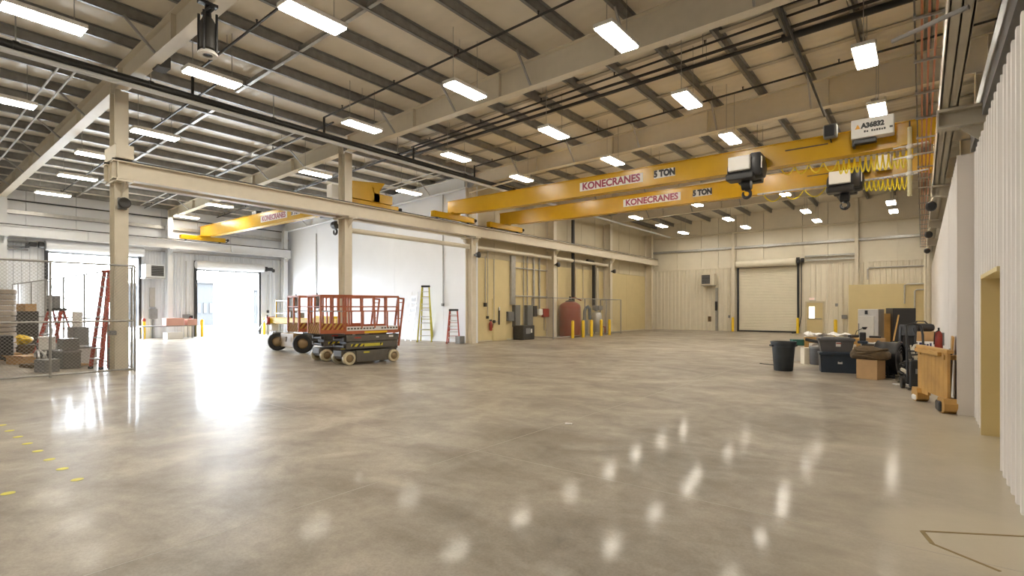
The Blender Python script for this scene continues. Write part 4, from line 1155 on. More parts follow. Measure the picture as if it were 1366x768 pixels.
for z in (FH, 1.37, 0.06): MB().tube([(-34.5, 5.1, z), (-17.65, 5.1, z)], 0.024, 8).build('rail', M_fence, t, True)
chain_link((-34.4, 5.1), (-17.7, 5.1), 0.05, FH, 0.1).build('chain_link_mesh', M_galv, t, True, 'stuff')
MB().cbox((-17.15, 4.5, 1.15), (0.1, 0.14, 0.12), bev=0.02)
o = tag(MB().cbox((-17.12, 4.5, 1.05), (0.12, 0.16, 0.12), bev=0.02).build('outlet_box', M_midgrey), 'small dark outlet box on the cage corner column', 'electrical box')
t = thing('warning_horn', 'round dark horn high on the cage corner column', 'horn', (-17.1, 4.72, 4.55))
MB().lathe([(0.08, 0), (0.13, 0.05), (0.15, 0.16), (0.13, 0.18), (0.05, 0.12)], (0, 0, 0), 'X', 16).build('bell', M_liftdark, t)
MB().cbox((-0.03, 0, 0), (0.1, 0.2, 0.3)).build('mount', M_midgrey, t)

# ================================================================ junk in the cage
def box_thing(name, label, cat, loc, size, m, rz=0, lid=None, group=None, flaps=False, open_=False):
    t = thing(name, label, cat, loc, rz, group)
    MB().cbox((0, 0, size[2] / 2), size, bev=0.008).build('body', m, t)
    if lid: MB().cbox((0, 0, size[2] + 0.015), (size[0] + 0.03, size[1] + 0.03, 0.05), bev=0.01).build('lid', lid, t)
    if flaps:
        MB().cbox((0, -size[1] / 2 - 0.05, size[2] - 0.02), (size[0], 0.14, 0.008), rx=R(-35)).build('flap', m, t)
        MB().cbox((0, size[1] / 2 + 0.05, size[2] - 0.02), (size[0], 0.14, 0.008), rx=R(35)).build('flap', m, t)
    return t
M_roll = mat('beige_roll', (0.42, 0.36, 0.29), 0.7, 0, 0.08, 5)
t = thing('paper_stack', 'tall stack of rolled beige sheets at the left edge of the cage', 'stack', (-24.3, 3.25, 0), 0)
for k in range(12): MB().lathe([(0.4, 0.2 + k * 0.18), (0.43, 0.22 + k * 0.18), (0.43, 0.34 + k * 0.18), (0.4, 0.36 + k * 0.18)], (0.02 * (k % 3), 0.02 * (k % 2), 0), 'Z', 16).build('roll', M_roll, t)
MB().cbox((0, 0, 0.1), (1.0, 1.0, 0.2)).build('pallet', M_wood, t)
t = thing('black_bin', 'black wheeled cart bin low at the left edge of the cage', 'bin', (-22.95, 3.05, 0), 0)
MB().cbox((0, 0, 0.48), (0.9, 0.62, 0.75), bev=0.03).build('body', M_blk, t)
for x, y in ((-0.35, -0.25), (0.35, -0.25), (-0.35, 0.25), (0.35, 0.25)): MB().lathe([(0.04, -0.03), (0.06, -0.02), (0.06, 0.02), (0.04, 0.03)], (x, y, 0.06), 'X', 12).build('caster', M_rubber, t)
t = thing('metal_cabinet', 'dark brown tall cabinet standing at the back of the cage', 'cabinet', (-26.7, 4.3, 0), R(0))
MB().cbox((0, 0, 0.8), (1.0, 0.6, 1.6), bev=0.01).build('body', M_liftdark, t)
for x in (-0.25, 0.25): MB().cbox((x, -0.31, 0.8), (0.48, 0.02, 1.5), bev=0.005).build('door', M_liftdark, t)
box_thing('cardboard_box', 'brown box on top of the dark cage cabinet', 'box', (-26.5, 4.3, 1.6), (0.7, 0.34, 0.28), M_card, R(12))
box_thing('crate', 'dark crate on the cage floor holding yellow things', 'crate', (-25.4, 4.0, 0), (1.3, 0.6, 0.42), M_brown, R(10))
t = thing('tarp_bundle', 'bright yellow crumpled bundle on the dark crate', 'bundle', (-25.4, 4.0, 0.42))
m = MB(); bm = bmesh.new(); bmesh.ops.create_icosphere(bm, subdivisions=3, radius=0.3)
for v in bm.verts: v.co *= 1 + random.uniform(-0.12, 0.12); v.co.z = max(v.co.z * 0.65 + 0.15, 0); v.co.x *= 1.5
bm.verts.ensure_lookup_table(); m.add([v.co for v in bm.verts], [[v.index for v in f.verts] for f in bm.faces]); bm.free()
m.build('cloth', M_safety, t)
box_thing('cardboard_box', 'low open cardboard box on the cage floor in front of the crate', 'box', (-21.7, 3.5, 0), (0.9, 0.5, 0.26), M_card, R(20), flaps=True)
t = thing('broom', 'pale long handled broom leaning in the cage', 'broom', (-24.75, 4.55, 0))
MB().tube([(0, 0, 0.1), (0.9, 0.2, 2.1)], 0.015, 6).build('handle', M_alu, t); MB().cbox((0, 0, 0.06), (0.3, 0.12, 0.12)).build('head', M_brown, t)
t = thing('broom', 'second pale pole leaning beside the broom in the cage', 'pole', (-24.35, 4.45, 0))
MB().tube([(0, 0, 0.0), (0.8, 0.2, 1.6)], 0.015, 6).build('handle', M_alu, t); MB().cbox((0, 0, 0.05), (0.3, 0.1, 0.1)).build('head', M_brown, t)
t = thing('shop_vacuum', 'round dark shop vacuum in the middle of the cage', 'vacuum', (-21.5, 4.0, 0))
MB().lathe([(0.2, 0.05), (0.24, 0.1), (0.24, 0.5), (0.2, 0.6), (0.1, 0.68)], (0, 0, 0), 'Z', 18).build('drum', M_midgrey, t)
MB().tube([(0.1, -0.15, 0.55), (0.35, -0.35, 0.65), (0.55, -0.3, 0.3), (0.7, -0.2, 0.05)], 0.03, 8).build('hose', M_blk, t)
for a in (40, 130, 220, 310): MB().lathe([(0.04, -0.02), (0.04, 0.02)], (0.2 * math.cos(R(a)), 0.2 * math.sin(R(a)), 0.04), 'X', 10).build('caster', M_rubber, t)
box_thing('bucket_box', 'white lidded pail shaped box on the grey boxes', 'pail', (-20.3, 3.75, 0.5), (0.5, 0.36, 0.34), M_sticker, R(-12), M_paper)
box_thing('tool_box', 'dark grey box under the white pail in the cage', 'tool box', (-20.3, 3.75, 0), (0.8, 0.45, 0.48), M_tote, R(-12))
box_thing('steel_box', 'small grey steel box near the front fence post', 'box', (-18.55, 3.42, 0), (0.5, 0.34, 0.34), M_midgrey, R(15))
box_thing('storage_box', 'lower grey storage box stacked left of the red ladder', 'box', (-19.3, 4.0, 0), (0.6, 0.42, 0.46), M_panelgrey, R(10), M_midgrey)
box_thing('storage_box', 'upper grey storage box stacked left of the red ladder', 'box', (-19.4, 4.05, 0.52), (0.5, 0.38, 0.32), M_panelgrey, R(4))
box_thing('storage_crate', 'pale grey crate behind the tall red ladder', 'crate', (-20.6, 4.6, 0), (1.0, 0.5, 0.5), M_alu, R(6), M_midgrey)
box_thing('storage_crate', 'dark grey carton at the back fence behind the pale crate', 'crate', (-21.8, 4.8, 0), (0.8, 0.4, 1.1), M_midgrey, R(0))
box_thing('small_carton', 'dark carton on top of the shorter red ladder', 'box', (-22.72, 4.36, 1.72), (0.34, 0.2, 0.42), M_midgrey, R(25))
box_thing('small_carton', 'small pale carton perched on the dark grey carton at the back fence', 'box', (-21.9, 4.8, 1.1), (0.3, 0.22, 0.5), M_sticker, R(0))
o = tag(MB().cbox((-20.2, 4.1, 0.05), (1.6, 0.25, 0.05), rz=R(24)).build('wood_plank', M_card), 'pale plank lying among the boxes on the cage floor', 'plank')
o = tag(MB().cbox((-20.3, 3.45, 0.05), (0.7, 0.4, 0.1), rz=R(12), bev=0.01).build('wood_block', M_brown), 'flat dark board before the small steel box', 'board')
box_thing('equipment_case', 'dark case leaning at the foot of the cage column', 'case', (-17.8, 4.7, 0), (0.14, 0.22, 0.62), M_tote, 0)
m = thing('hose_coil', 'pale tangled hose slung over the grey boxes', 'hose', (-19.6, 3.7, 0.2))
pts = [(0.25 * math.cos(k * 0.7) - 0.3, -0.15 + 0.1 * math.sin(k * 0.5), 0.1 + 0.16 * math.sin(k * 0.7) + 0.05 * k / 20) for k in range(24)]
MB().tube(pts, 0.03, 6).build('hose', M_alu, m)

# ================================================================ left wall items
t = thing('unit_heater', 'white wall heater with a dark grille between the open doors', 'heater', (-34.3, 10.9, 3.45))
MB().cbox((0, 0, 0.36), (0.7, 0.95, 0.72), bev=0.02).build('cabinet', M_white, t)
gr = MB().box(0.35, 0.36, -0.2, 0.42, 0.08, 0.66).build('grille', M_dark, t)
for k in range(6): MB().box(0.355, 0.372, -0.2, 0.42, 0.1 + k * 0.095, 0.125 + k * 0.095).build('louver', M_midgrey, gr)
MB().box(-0.35, 0.35, -0.5, 0.5, -0.06, -0.01).build('bracket', M_galv, t)
def wallbox(label, x, y, z, sx, sy, sz, m=M_midgrey, name='electrical_box', drop=None):
    t = thing(name, label, 'electrical box', (x, y, z))
    MB().cbox((0, 0, 0), (sx, sy, sz), bev=0.01).build('enclosure', m, t)
    MB().cbox((sx / 2 + 0.006, 0, 0), (0.012, sy * 0.85, sz * 0.88), bev=0.004).build('cover', m, t)
    if drop: MB().tube([(0, 0, sz / 2), (0, 0, sz / 2 + drop)], 0.022, 6).build('conduit', M_galv, t)
    return t
wallbox('tall narrow steel box on the left wall under the heater', -34.75, 11.0, 2.35, 0.1, 0.28, 1.1, M_steel)
wallbox('square grey switch box below the narrow steel box', -34.75, 11.05, 1.4, 0.14, 0.4, 0.55, M_midgrey)
wallbox('small grey control box left of the far open door', -34.75, 12.75, 1.25, 0.12, 0.42, 0.2, M_midgrey, drop=3.2)
wallbox('tiny dark button box beside the far open door', -34.75, 13.05, 1.2, 0.1, 0.14, 0.18, M_blk)
wallbox('small grey outlet right of the far open door', -34.75, 17.75, 1.5, 0.1, 0.14, 0.18, M_blk, drop=2.4)
for i, y in enumerate((12.15, 12.3, 12.5, 17.95, 18.15)):
    tag(MB().tube([(-34.7, y, 0.02), (-34.7, y, 4.98)], 0.03, 8).build('conduit_pipe', M_white), ('first', 'second', 'third', 'fourth', 'last')[i] + ' white conduit from the left, rising up the left wall', 'conduit', 'conduits on the left wall')
tag(MB().box(-34.85, -34.75, 11.02, 11.1, 0.0, 1.1).build('cable_duct', M_midgrey), 'grey vertical duct under the switch box on the left wall', 'duct')
t = thing('work_table', 'pinkish folding table with machine parts against the left wall', 'table', (-33.5, 11.3, 0), R(90))
MB().cbox((0, 0, 0.72), (2.6, 0.7, 0.05), bev=0.01).build('table_top', M_midgrey, t)
for x in (-1.2, 1.2): MB().bar((x, -0.3, 0), (x, -0.3, 0.7), 0.04).build('leg', M_midgrey, t); MB().bar((x, 0.3, 0), (x, 0.3, 0.7), 0.04).build('leg', M_midgrey, t)
box_thing('parts_bin', 'pink rounded bin on the table by the left wall', 'bin', (-33.4, 11.6, 0.745), (0.6, 0.9, 0.42), M_pink)
box_thing('parts_bin', 'smaller pink bin on the table by the left wall', 'bin', (-33.4, 12.5, 0.745), (0.5, 0.5, 0.36), M_pink)
box_thing('floor_crate', 'pale pink crate under the table by the left wall', 'crate', (-33.4, 11.6, 0), (0.6, 0.8, 0.36), M_sticker)
t = thing('hand_extinguisher', 'small red extinguisher on the left wall beside the control box', 'extinguisher', (-34.65, 12.95, 0.72))
MB().lathe([(0.07, 0), (0.09, 0.03), (0.09, 0.36), (0.03, 0.44)], (0, 0, 0), 'Z', 14).build('cylinder', M_red, t); MB().cbox((0.02, 0, 0.48), (0.05, 0.14, 0.06)).build('handle', M_blk, t)
def bollard(label, x, y, h=1.05, m=M_safety, cap=None, grp='yellow bollards'):
    t = thing('bollard', label, 'bollard', (x, y, 0), 0, grp)
    MB().lathe([(0.09, 0), (0.09, h - 0.04), (0.07, h), (0.02, h + 0.015)], (0, 0, 0), 'Z', 16).build('post', m, t)
    if cap: MB().lathe([(0.1, h - 0.02), (0.1, h + 0.1), (0.05, h + 0.16)], (0, 0, 0), 'Z', 14).build('cap', cap, t)
    return t
bollard('yellow bollard with a red cap at the right side of the wide open door', -34.3, 10.45, 1.0, M_safety, M_red)
bollard('yellow bollard at the left side of the far open door', -34.4, 13.5)
bollard('yellow bollard at the right side of the far open door', -34.0, 17.1)

# ================================================================ tan wall: switchgear, tank cage
X0 = XM
t = thing('fire_extinguisher', 'red fire extinguisher hung low on the tan wall', 'extinguisher', (X0 + 0.12, 20.78, 0.55))
MB().lathe([(0.06, 0), (0.085, 0.03), (0.085, 0.4), (0.03, 0.5)], (0, 0, 0), 'Z', 14).build('cylinder', M_red, t)
MB().cbox((0, 0, 0.54), (0.05, 0.16, 0.08)).build('valve', M_blk, t); MB().tube([(0, 0.05, 0.52), (0.03, 0.16, 0.42), (0.02, 0.12, 0.15)], 0.015, 6).build('hose', M_blk, t)
wallbox('round dark pull station box high on the tan wall', X0 + 0.05, 20.42, 1.9, 0.1, 0.16, 0.2, M_blk, drop=2.4)
wallbox('small dark box below the pull station on the tan wall', X0 + 0.05, 20.6, 1.25, 0.1, 0.12, 0.14, M_blk)
wallbox('small dark switch beside the tan flush door', X0 + 0.05, 21.12, 1.02, 0.1, 0.14, 0.16, M_blk, drop=3.2)
t = thing('key_hook', 'dark strap with white tag hanging on the tan flush door', 'strap', (X0 + 0.09, 21.5, 1.2))
MB().cbox((0, 0, 0.1), (0.03, 0.1, 0.9)).build('strap', M_blk, t); MB().cbox((0.02, 0, 0.5), (0.02, 0.08, 0.2)).build('tag', M_paper, t)
wallbox('dark grey disconnect switch left of the tall panels', X0 + 0.09, 22.42, 1.28, 0.18, 0.5, 0.52, M_panelgrey)
p1 = wallbox('left tall grey breaker panel on the tan wall', X0 + 0.12, 22.95, 1.3, 0.24, 0.45, 1.2, M_panelgrey)
p2 = wallbox('right tall grey breaker panel on the tan wall', X0 + 0.12, 24.1, 1.32, 0.24, 0.55, 1.15, M_panelgrey)
t = thing('transformer', 'dark floor transformer with a white label between the panels', 'transformer', (X0 + 0.42, 23.25, 0))
MB().cbox((0, 0, 0.42), (0.7, 1.05, 0.72), bev=0.02).build('case', M_liftdark, t)
MB().cbox((0.36, 0.22, 0.48), (0.01, 0.14, 0.22)).build('label', M_paper, t)
MB().cbox((0.36, -0.1, 0.48), (0.02, 0.4, 0.3), bev=0.005).build('grille', M_midgrey, t)
MB().box(-0.35, 0.35, -0.5, 0.5, 0, 0.06).build('plinth', M_blk, t)
wallbox('black control box right of the breaker panels', X0 + 0.09, 24.72, 1.55, 0.16, 0.34, 0.62, M_blk)
wallbox('small white meter box right of the black box', X0 + 0.08, 25.28, 1.5, 0.14, 0.4, 0.36, M_sticker)
t = wallbox('red fire alarm valve panel on the tan wall', X0 + 0.08, 25.85, 1.45, 0.14, 0.62, 0.5, M_red)
wallbox('yellow box beside the red panel on the tan wall', X0 + 0.08, 26.32 - 0.1, 1.5, 0.14, 0.18, 0.36, M_safety)
tag(MB().box(X0, X0 + 0.14, 22.5, 22.86, 1.92, 4.6).build('cable_duct', M_galv), 'wide grey vertical duct above the left breaker panel', 'duct')
for i, (y, z0, w) in enumerate(((23.7, 0.8, 0.03), (24.05, 1.92, 0.035), (24.68, 1.88, 0.06), (25.25, 1.7, 0.05), (20.6, 1.35, 0.02))):
    tag(MB().tube([(X0 + 0.07, y, z0), (X0 + 0.07, y, 4.75)], w, 8).build('conduit_pipe', M_galv), ('slim conduit above the transformer on the tan wall', 'conduit above the right breaker panel', 'thick conduit above the black control box', 'conduit rising above the white meter box', 'thin conduit above the small box left of the flush door')[i], 'conduit')
tag(MB().tube([(X0 + 0.1, 22.9, 2.4), (X0 + 0.1, 26.0, 2.4)], 0.035, 8).build('conduit_pipe', M_galv), 'horizontal conduit running over the switchgear', 'conduit')
tag(MB().tube([(X0 + 0.1, 22.9, 3.95), (X0 + 0.1, 26.0, 3.95)], 0.035, 8).build('conduit_pipe', M_galv), 'upper horizontal conduit high above the switchgear', 'conduit')
tag(MB().tube([(X0 + 0.06, 25.75, 1.2), (X0 + 0.06, 25.75, 0.45), (X0 + 0.06, 26.0, 0.42)], 0.02, 8).build('drain_pipe', M_galv), 'thin bent pipe below the red panel', 'pipe')
wallbox('small box on a conduit up the white wall', -19.5, YW - 0.06, 1.9, 0.12, 0.1, 0.14, M_midgrey)
tag(MB().tube([(-19.5, YW - 0.04, 1.97), (-19.5, YW - 0.04, 8.0)], 0.025, 8).build('conduit_pipe', M_galv), 'conduit rising up the white wall above the small box', 'conduit')
tag(MB().tube([(-31.2, YW - 0.05, 0.0), (-31.2, YW - 0.05, 6.6)], 0.03, 8).build('conduit_pipe', M_galv), 'thin grey downpipe near the left end of the white wall', 'conduit')
box_thing('waste_box', 'small grey box at the foot of the third column', 'box', (-17.75, 18.6, 0), (0.3, 0.35, 0.36), M_midgrey)

t = thing('storage_tank', 'dark red vertical tank inside the small wire cage', 'tank', (-17.0, 27.55, 0))
MB().lathe([(0.61, 0.0), (0.65, 0.04), (0.65, 1.78), (0.61, 1.92), (0.5, 2.02), (0.34, 2.1), (0.3, 2.12)], (0, 0, 0), 'Z', 32).build('shell', M_tank, t)
MB().lathe([(0.3, 2.1), (0.3, 2.16), (0.12, 2.22), (0.06, 2.3), (0.06, 2.44)], (0, 0, 0), 'Z', 16).build('top_valve', M_liftdark, t)
MB().lathe([(0.651, 1.76), (0.656, 1.78), (0.651, 1.80)], (0, 0, 0), 'Z', 32, False).build('seam_ring', M_red, t)
MB().tube([(0.06, 0, 2.35), (0.4, 0, 2.35), (0.6, 0.3, 2.2)], 0.04, 8).build('outlet_pipe', M_tank, t)
t = thing('wire_cage', 'low grey wire mesh cage around the red tank', 'fence', (-16.1, 29, 0))
pa, pb, pc, pd = (-17.5, 24.25), (-16.05, 24.25), (-16.05, 32.5), (-17.6, 32.5)
CH = 2.3
for p in (pa, pb, (-16.05, 27.7), (-16.05, 30.4), pc, pd): MB().tube([(p[0], p[1], 0), (p[0], p[1], CH)], 0.035, 8).build('post', M_fence, t, True)
for z in (CH, 0.1, 0.62):
    if z != 0.62: MB().tube([(*pa, z), (*pb, z), (*pc, z), (*pd, z)], 0.025, 6).build('rail', M_fence, t, True)
mm = chain_link(pb, pc, 0.1, CH, 0.11, 0.0024); m2 = chain_link(pa, pb, 0.1, CH, 0.11, 0.0024); mm.add(m2.v, m2.f)
mm.build('wire_mesh', M_galv, t, True, 'stuff')
for i, (x, y) in enumerate(tuple((-15.82, y) for y in (25.92, 27.1, 28.09, 29.32, 30.42))):
    bollard('yellow bollard in front of the tank cage, ' + ('leftmost, before the red tank', 'second from the left', 'middle of the five', 'fourth from the left', 'rightmost of the five')[i], x, y, 1.0)
t = thing('pump_unit', 'grey blue pump with a curved pipe beside the red tank', 'pump', (-17.0, 29.3, 0))
MB().lathe([(0.22, 0.0), (0.22, 0.9), (0.16, 1.0)], (0, 0, 0), 'Z', 16).build('body', M_midgrey, t)
MB().tube([(0, 0, 1.0), (0, 0, 1.5), (0.05, 0.05, 1.75), (0.1, 0.25, 1.82), (0.1, 0.45, 1.7), (0.1, 0.5, 1.0)], 0.1, 10).build('elbow_pipe', mat('pump_blue', (0.10, 0.13, 0.16), 0.4), t)
t = thing('compressor', 'grey compressor cluster with gauges behind the yellow bollards', 'compressor', (-17.0, 30.9, 0))
MB().lathe([(0.3, 0.15), (0.34, 0.2), (0.34, 1.3), (0.25, 1.45), (0.1, 1.5)], (0, 0, 0), 'Z', 18).build('receiver', M_steel, t)
m = MB(); m.cbox((0, 0.1, 1.75), (0.5, 0.6, 0.3), bev=0.05); m.lathe([(0.16, -0.1), (0.2, -0.05), (0.2, 0.05), (0.16, 0.1)], (0.1, -0.3, 1.72), 'X', 16); m.build('motor_head', M_midgrey, t)
for a in (30, 150, 270): MB().bar((0.28 * math.cos(R(a)), 0.28 * math.sin(R(a)), 0), (0.28 * math.cos(R(a)), 0.28 * math.sin(R(a)), 0.25), 0.06).build('leg', M_midgrey, t)
MB().tube([(0.3, 0.2, 0.5), (0.45, 0.3, 0.5), (0.45, 0.3, 0.0)], 0.05, 8).build('drain', M_red, t)
tag(MB().tube([(X0 + 0.35, 28.55, 2.0), (X0 + 0.35, 28.55, 7.3)], 0.11, 12).build('riser_pipe', M_black), 'thick black riser pipe up the tan wall behind the tank', 'pipe')
t = thing('vent_pipe', 'black bent pipe with pale jacket coming down the tan wall past the tank', 'pipe', (X0 + 0.3, 31.3, 1.9))
MB().tube([(0, -0.9, 2.95), (0, -0.15, 2.95), (0, 0, 2.8), (0, 0, 0.0)], 0.12, 12).build('pipe', M_black, t)
MB().tube([(0.06, 0.3, 2.6), (0.06, 0.3, -0.4)], 0.07, 10).build('jacket', M_cream, t)
for i, (y, z1) in enumerate(((29.4, 4.4), (30.3, 4.6), (32.4, 4.5), (27.2, 4.6))):
    tag(MB().tube([(X0 + 0.05, y, 2.2 if i else 2.4), (X0 + 0.05, y, z1)], 0.03, 8).build('conduit_pipe', M_cream), 'thin cream conduit on the tan wall above the cage, ' + ('right of the black riser', 'left of the bent pipe', 'right of the bent pipe', 'left of the black riser')[i], 'conduit')
for i, y in enumerate((33.25, 26.1, 19.0)):
    t = thing('wall_horn', 'small dark round speaker under the runway at the ' + ('fifth', 'fourth', 'third')[i] + ' column', 'speaker', (-16.95, y, 4.3))
    MB().lathe([(0.06, -0.12), (0.12, -0.06), (0.15, 0.08), (0.12, 0.1)], (0, 0, 0), 'X', 14).build('horn', M_blk, t); MB().cbox((-0.16, 0, 0), (0.1, 0.1, 0.1)).build('mount', M_midgrey, t)

# ================================================================ back wall items
t = thing('unit_heater', 'grey louvred unit heater mounted on the back wall left of the roll-up door', 'heater', (-12.9, YB - 0.45, 3.5))
MB().cbox((0, 0, 0.42), (1.0, 0.7, 0.86), bev=0.02).build('cabinet', M_cream, t)
gr = MB().box(-0.42, 0.2, -0.37, -0.35, 0.08, 0.76).build('grille', M_dark, t)
for k in range(6): MB().box(-0.42, 0.2, -0.385, -0.365, 0.1 + k * 0.11, 0.13 + k * 0.11).build('louver', M_midgrey, gr)
MB().box(-0.45, 0.45, -0.3, 0.3, -0.05, -0.01).build('bracket', M_galv, t)
tag(MB().box(-12.5, -12.34, YB - 0.14, YB - 0.04, 0, 3.3).build('cable_duct', M_galv), 'grey vertical duct below the back wall heater', 'duct')
wallbox('dark narrow switch on the duct below the back wall heater', -12.42, YB - 0.2, 1.9, 0.16, 0.1, 0.7, M_blk)
wallbox('dark phone sized box on the ribbed back wall', -12.95, YB - 0.1, 0.9, 0.2, 0.12, 0.4, M_brown)
wallbox('small button box left of the closed roll-up door', -11.5, YB - 0.1, 1.1, 0.12, 0.1, 0.2, M_midgrey)
tag(MB().tube([(-11.5, YB - 0.08, 1.2), (-11.5, YB - 0.08, 4.6)], 0.02, 6).build('conduit_pipe', M_cream), 'thin conduit above the button box left of the roll-up door', 'conduit')
for i, x in enumerate((-4.95, -4.55, -4.2)):
    tag(MB().tube([(x, YB - 0.08, 1.3 + (0.8 if i == 1 else 0)), (x, YB - 0.08, 4.8)], 0.02, 6).build('conduit_pipe', M_cream), ('left', 'middle', 'right')[i] + ' of three thin conduits right of the exit door', 'conduit', 'conduits by the exit door')
wallbox('small switch box on the middle conduit right of the exit door', -4.55, YB - 0.1, 1.95, 0.14, 0.1, 0.2, M_midgrey)
wallbox('dark hose bib box low right of the exit door', -4.1, YB - 0.1, 1.15, 0.3, 0.14, 0.26, M_midgrey)
t = thing('exit_sign', 'small red exit sign above the tan exit door', 'sign', (-6.0, YB - 0.09, 2.27))
MB().cbox((0, 0, 0.1), (0.36, 0.06, 0.2), bev=0.01).build('housing', M_sticker, t)
text('lettering', 'EXIT', 0.15, M_exit, t, (0, -0.034, 0.1), (R(90), 0, 0), 0.002, 0.004)
bollard('yellow bollard at the left jamb of the closed roll-up door', -11.1, YB - 0.6)
bollard('yellow bollard at the right jamb of the closed roll-up door', -6.75, YB - 0.9)
bollard('yellow bollard standing free before the tan corner block', -4.0, 36.0, 1.05)
tag(MB().tube([(-6.62, YB - 0.2, 4.9), (-6.62, YB - 0.25, 1.2), (-6.72, YB - 0.5, 0.4), (-6.85, YB - 0.9, 0.03), (-7.0, YB - 1.4, 0.03)], 0.028, 7).build('door_chain', M_blk), 'dark chain hoist cord hanging at the right jamb of the roll-up door', 'chain')
tag(MB().tube([(-2.8, YB - 0.1, 3.6), (-2.8, YB - 0.1, 4.28), (-2.7, YB - 0.1, 4.36), (0.2, YB - 0.1, 4.36)], 0.04, 8).build('wall_pipe', M_galv), 'bent grey pipe on the back wall above the tan corner block', 'pipe')
tag(MB().tube([(-0.85, 40.52, 2.0), (-0.85, 40.52, 3.15), (-0.7, 40.52, 3.22), (0.3, 40.52, 3.22)], 0.04, 8).build('wall_pipe', M_galv), 'left bent pipe on the tan corner block', 'pipe')
tag(MB().tube([(-0.35, 40.52, 1.5), (-0.35, 40.52, 2.78), (-0.25, 40.52, 2.86), (0.3, 40.52, 2.86)], 0.04, 8).build('wall_pipe', M_galv), 'right bent pipe on the tan corner block', 'pipe')
for i, (x, r_) in enumerate(((0.16, 0.07), (0.3, 0.1))):
    tag(MB().tube([(x, 38.5 - i * 3, 0), (x, 38.5 - i * 3, 5.0)], r_, 10).build('wall_pipe', M_cream), ('slim', 'thick')[i] + ' cream standpipe in the far right corner', 'pipe')
for i, y in enumerate((19.0, 26.1, 33.3)):
    t = thing('security_camera', 'dark round camera under the right runway bracket, ' + ('nearest', 'middle', 'farthest')[i] + ' of three', 'camera', (0.2, y - 0.3, 4.55))
    MB().lathe([(0.08, -0.12), (0.13, -0.06), (0.13, 0.1), (0.06, 0.14)], (0, 0, 0), 'Y', 14).build('body', M_blk, t); MB().tube([(0, 0, 0.1), (0.05, 0.2, 0.27)], 0.03, 6).build('mount', M_cream, t)
# ================================================================ right-hand junk pile
VR = R(38)
t = thing('trash_can', 'charcoal round rubbish can standing alone before the work table', 'bin', (-3.0, 15.95, 0))
MB().lathe([(0.22, 0.0), (0.235, 0.02), (0.285, 0.66), (0.31, 0.665), (0.315, 0.76), (0.325, 0.77), (0.325, 0.80), (0.30, 0.80), (0.29, 0.7), (0.22, 0.05)], (0, 0, 0), 'Z', 28, False).build('body', M_bin, t)
MB().lathe([(0.0, 0.012), (0.23, 0.012)], (0, 0, 0), 'Z', 20, False).build('floor_disc', M_bin, t)
for s in (-1, 1):
    c = Vector((math.cos(VR) * 0.325 * s, math.sin(VR) * 0.325 * s, 0.69)); MB().cbox(c, (0.07, 0.14, 0.05), rz=VR, bev=0.015).build('handle', M_bin, t)
def tote(label, loc, rz, w, d, h, m, taper=0.86):
    t = thing('storage_tote', label, 'tote', loc, rz)
    b = MB(); vs = []; x, y = w / 2, d / 2
    for k, z in ((taper, 0), (1, h - 0.07)): vs += [(-x * k, -y * k, z), (x * k, -y * k, z), (x * k, y * k, z), (-x * k, y * k, z)]
    b.add(vs, [(3, 2, 1, 0), (4, 5, 6, 7), (0, 1, 5, 4), (1, 2, 6, 5), (2, 3, 7, 6), (3, 0, 4, 7)]); b.build('body', m, t)
    l = MB(); l.cbox((0, 0, h - 0.035), (w + 0.05, d + 0.05, 0.07), bev=0.015); l.cbox((0, 0, h + 0.005), (w - 0.1, d - 0.1, 0.03), bev=0.01); l.build('lid', m, t)
    MB().cbox((-0.02 if m is M_navy else 0.04, -y * 0.94 - 0.004, h * 0.56), (0.11, 0.014, 0.12), bev=0.004).build('label', M_sticker, t)
    return t
nt = tote('dark navy storage tote with a white latch on the floor by the cans', (-1.74, 16.5, 0), R(13), 0.95, 0.52, 0.53, M_navy, 0.95)
MB().cbox((-0.02, -0.262, 0.31), (0.06, 0.01, 0.05)).build('latch', M_navy, nt)
gt = tote('grey storage tote with flared rim stacked on the navy one', (-1.84, 16.52, 0.55), R(13), 0.80, 0.46, 0.36, M_tote, 0.86)
MB().cbox((0.05, -0.222, 0.23), (0.12, 0.012, 0.03)).build('red_label', M_red, gt)
b = box_thing('cardboard_box', 'plain cardboard box on the floor under the brown tarp', 'box', (-0.98, 15.42, 0), (0.46, 0.42, 0.47), M_card, R(-20))
t = thing('brown_tarp', 'crumpled brown tarp and hose heaped on the cardboard box', 'tarp', (-0.98, 15.5, 0.47))
bm = bmesh.new(); bmesh.ops.create_icosphere(bm, subdivisions=3, radius=0.34)
for v in bm.verts:
    v.co *= 1 + 0.16 * math.sin(9 * v.co.x + 3) * math.cos(11 * v.co.y) + random.uniform(-0.05, 0.05)
    v.co.z = max(0.0, v.co.z * 0.62 + 0.1); v.co.x *= 1.25
bm.verts.ensure_lookup_table(); m = MB().add([v.co for v in bm.verts], [[v.index for v in f.verts] for f in bm.faces], True); bm.free(); m.build('cloth', M_brown, t)
for k in range(3):
    MB().tube([(0.38 * math.cos(a * 0.5 + k) * (1 - 0.06 * k), 0.28 * math.sin(a * 0.5 + k) - 0.05, 0.07 + 0.08 * k + 0.03 * math.sin(a)) for a in range(13)], 0.028, 6).build('hose_loop', M_brown, t)
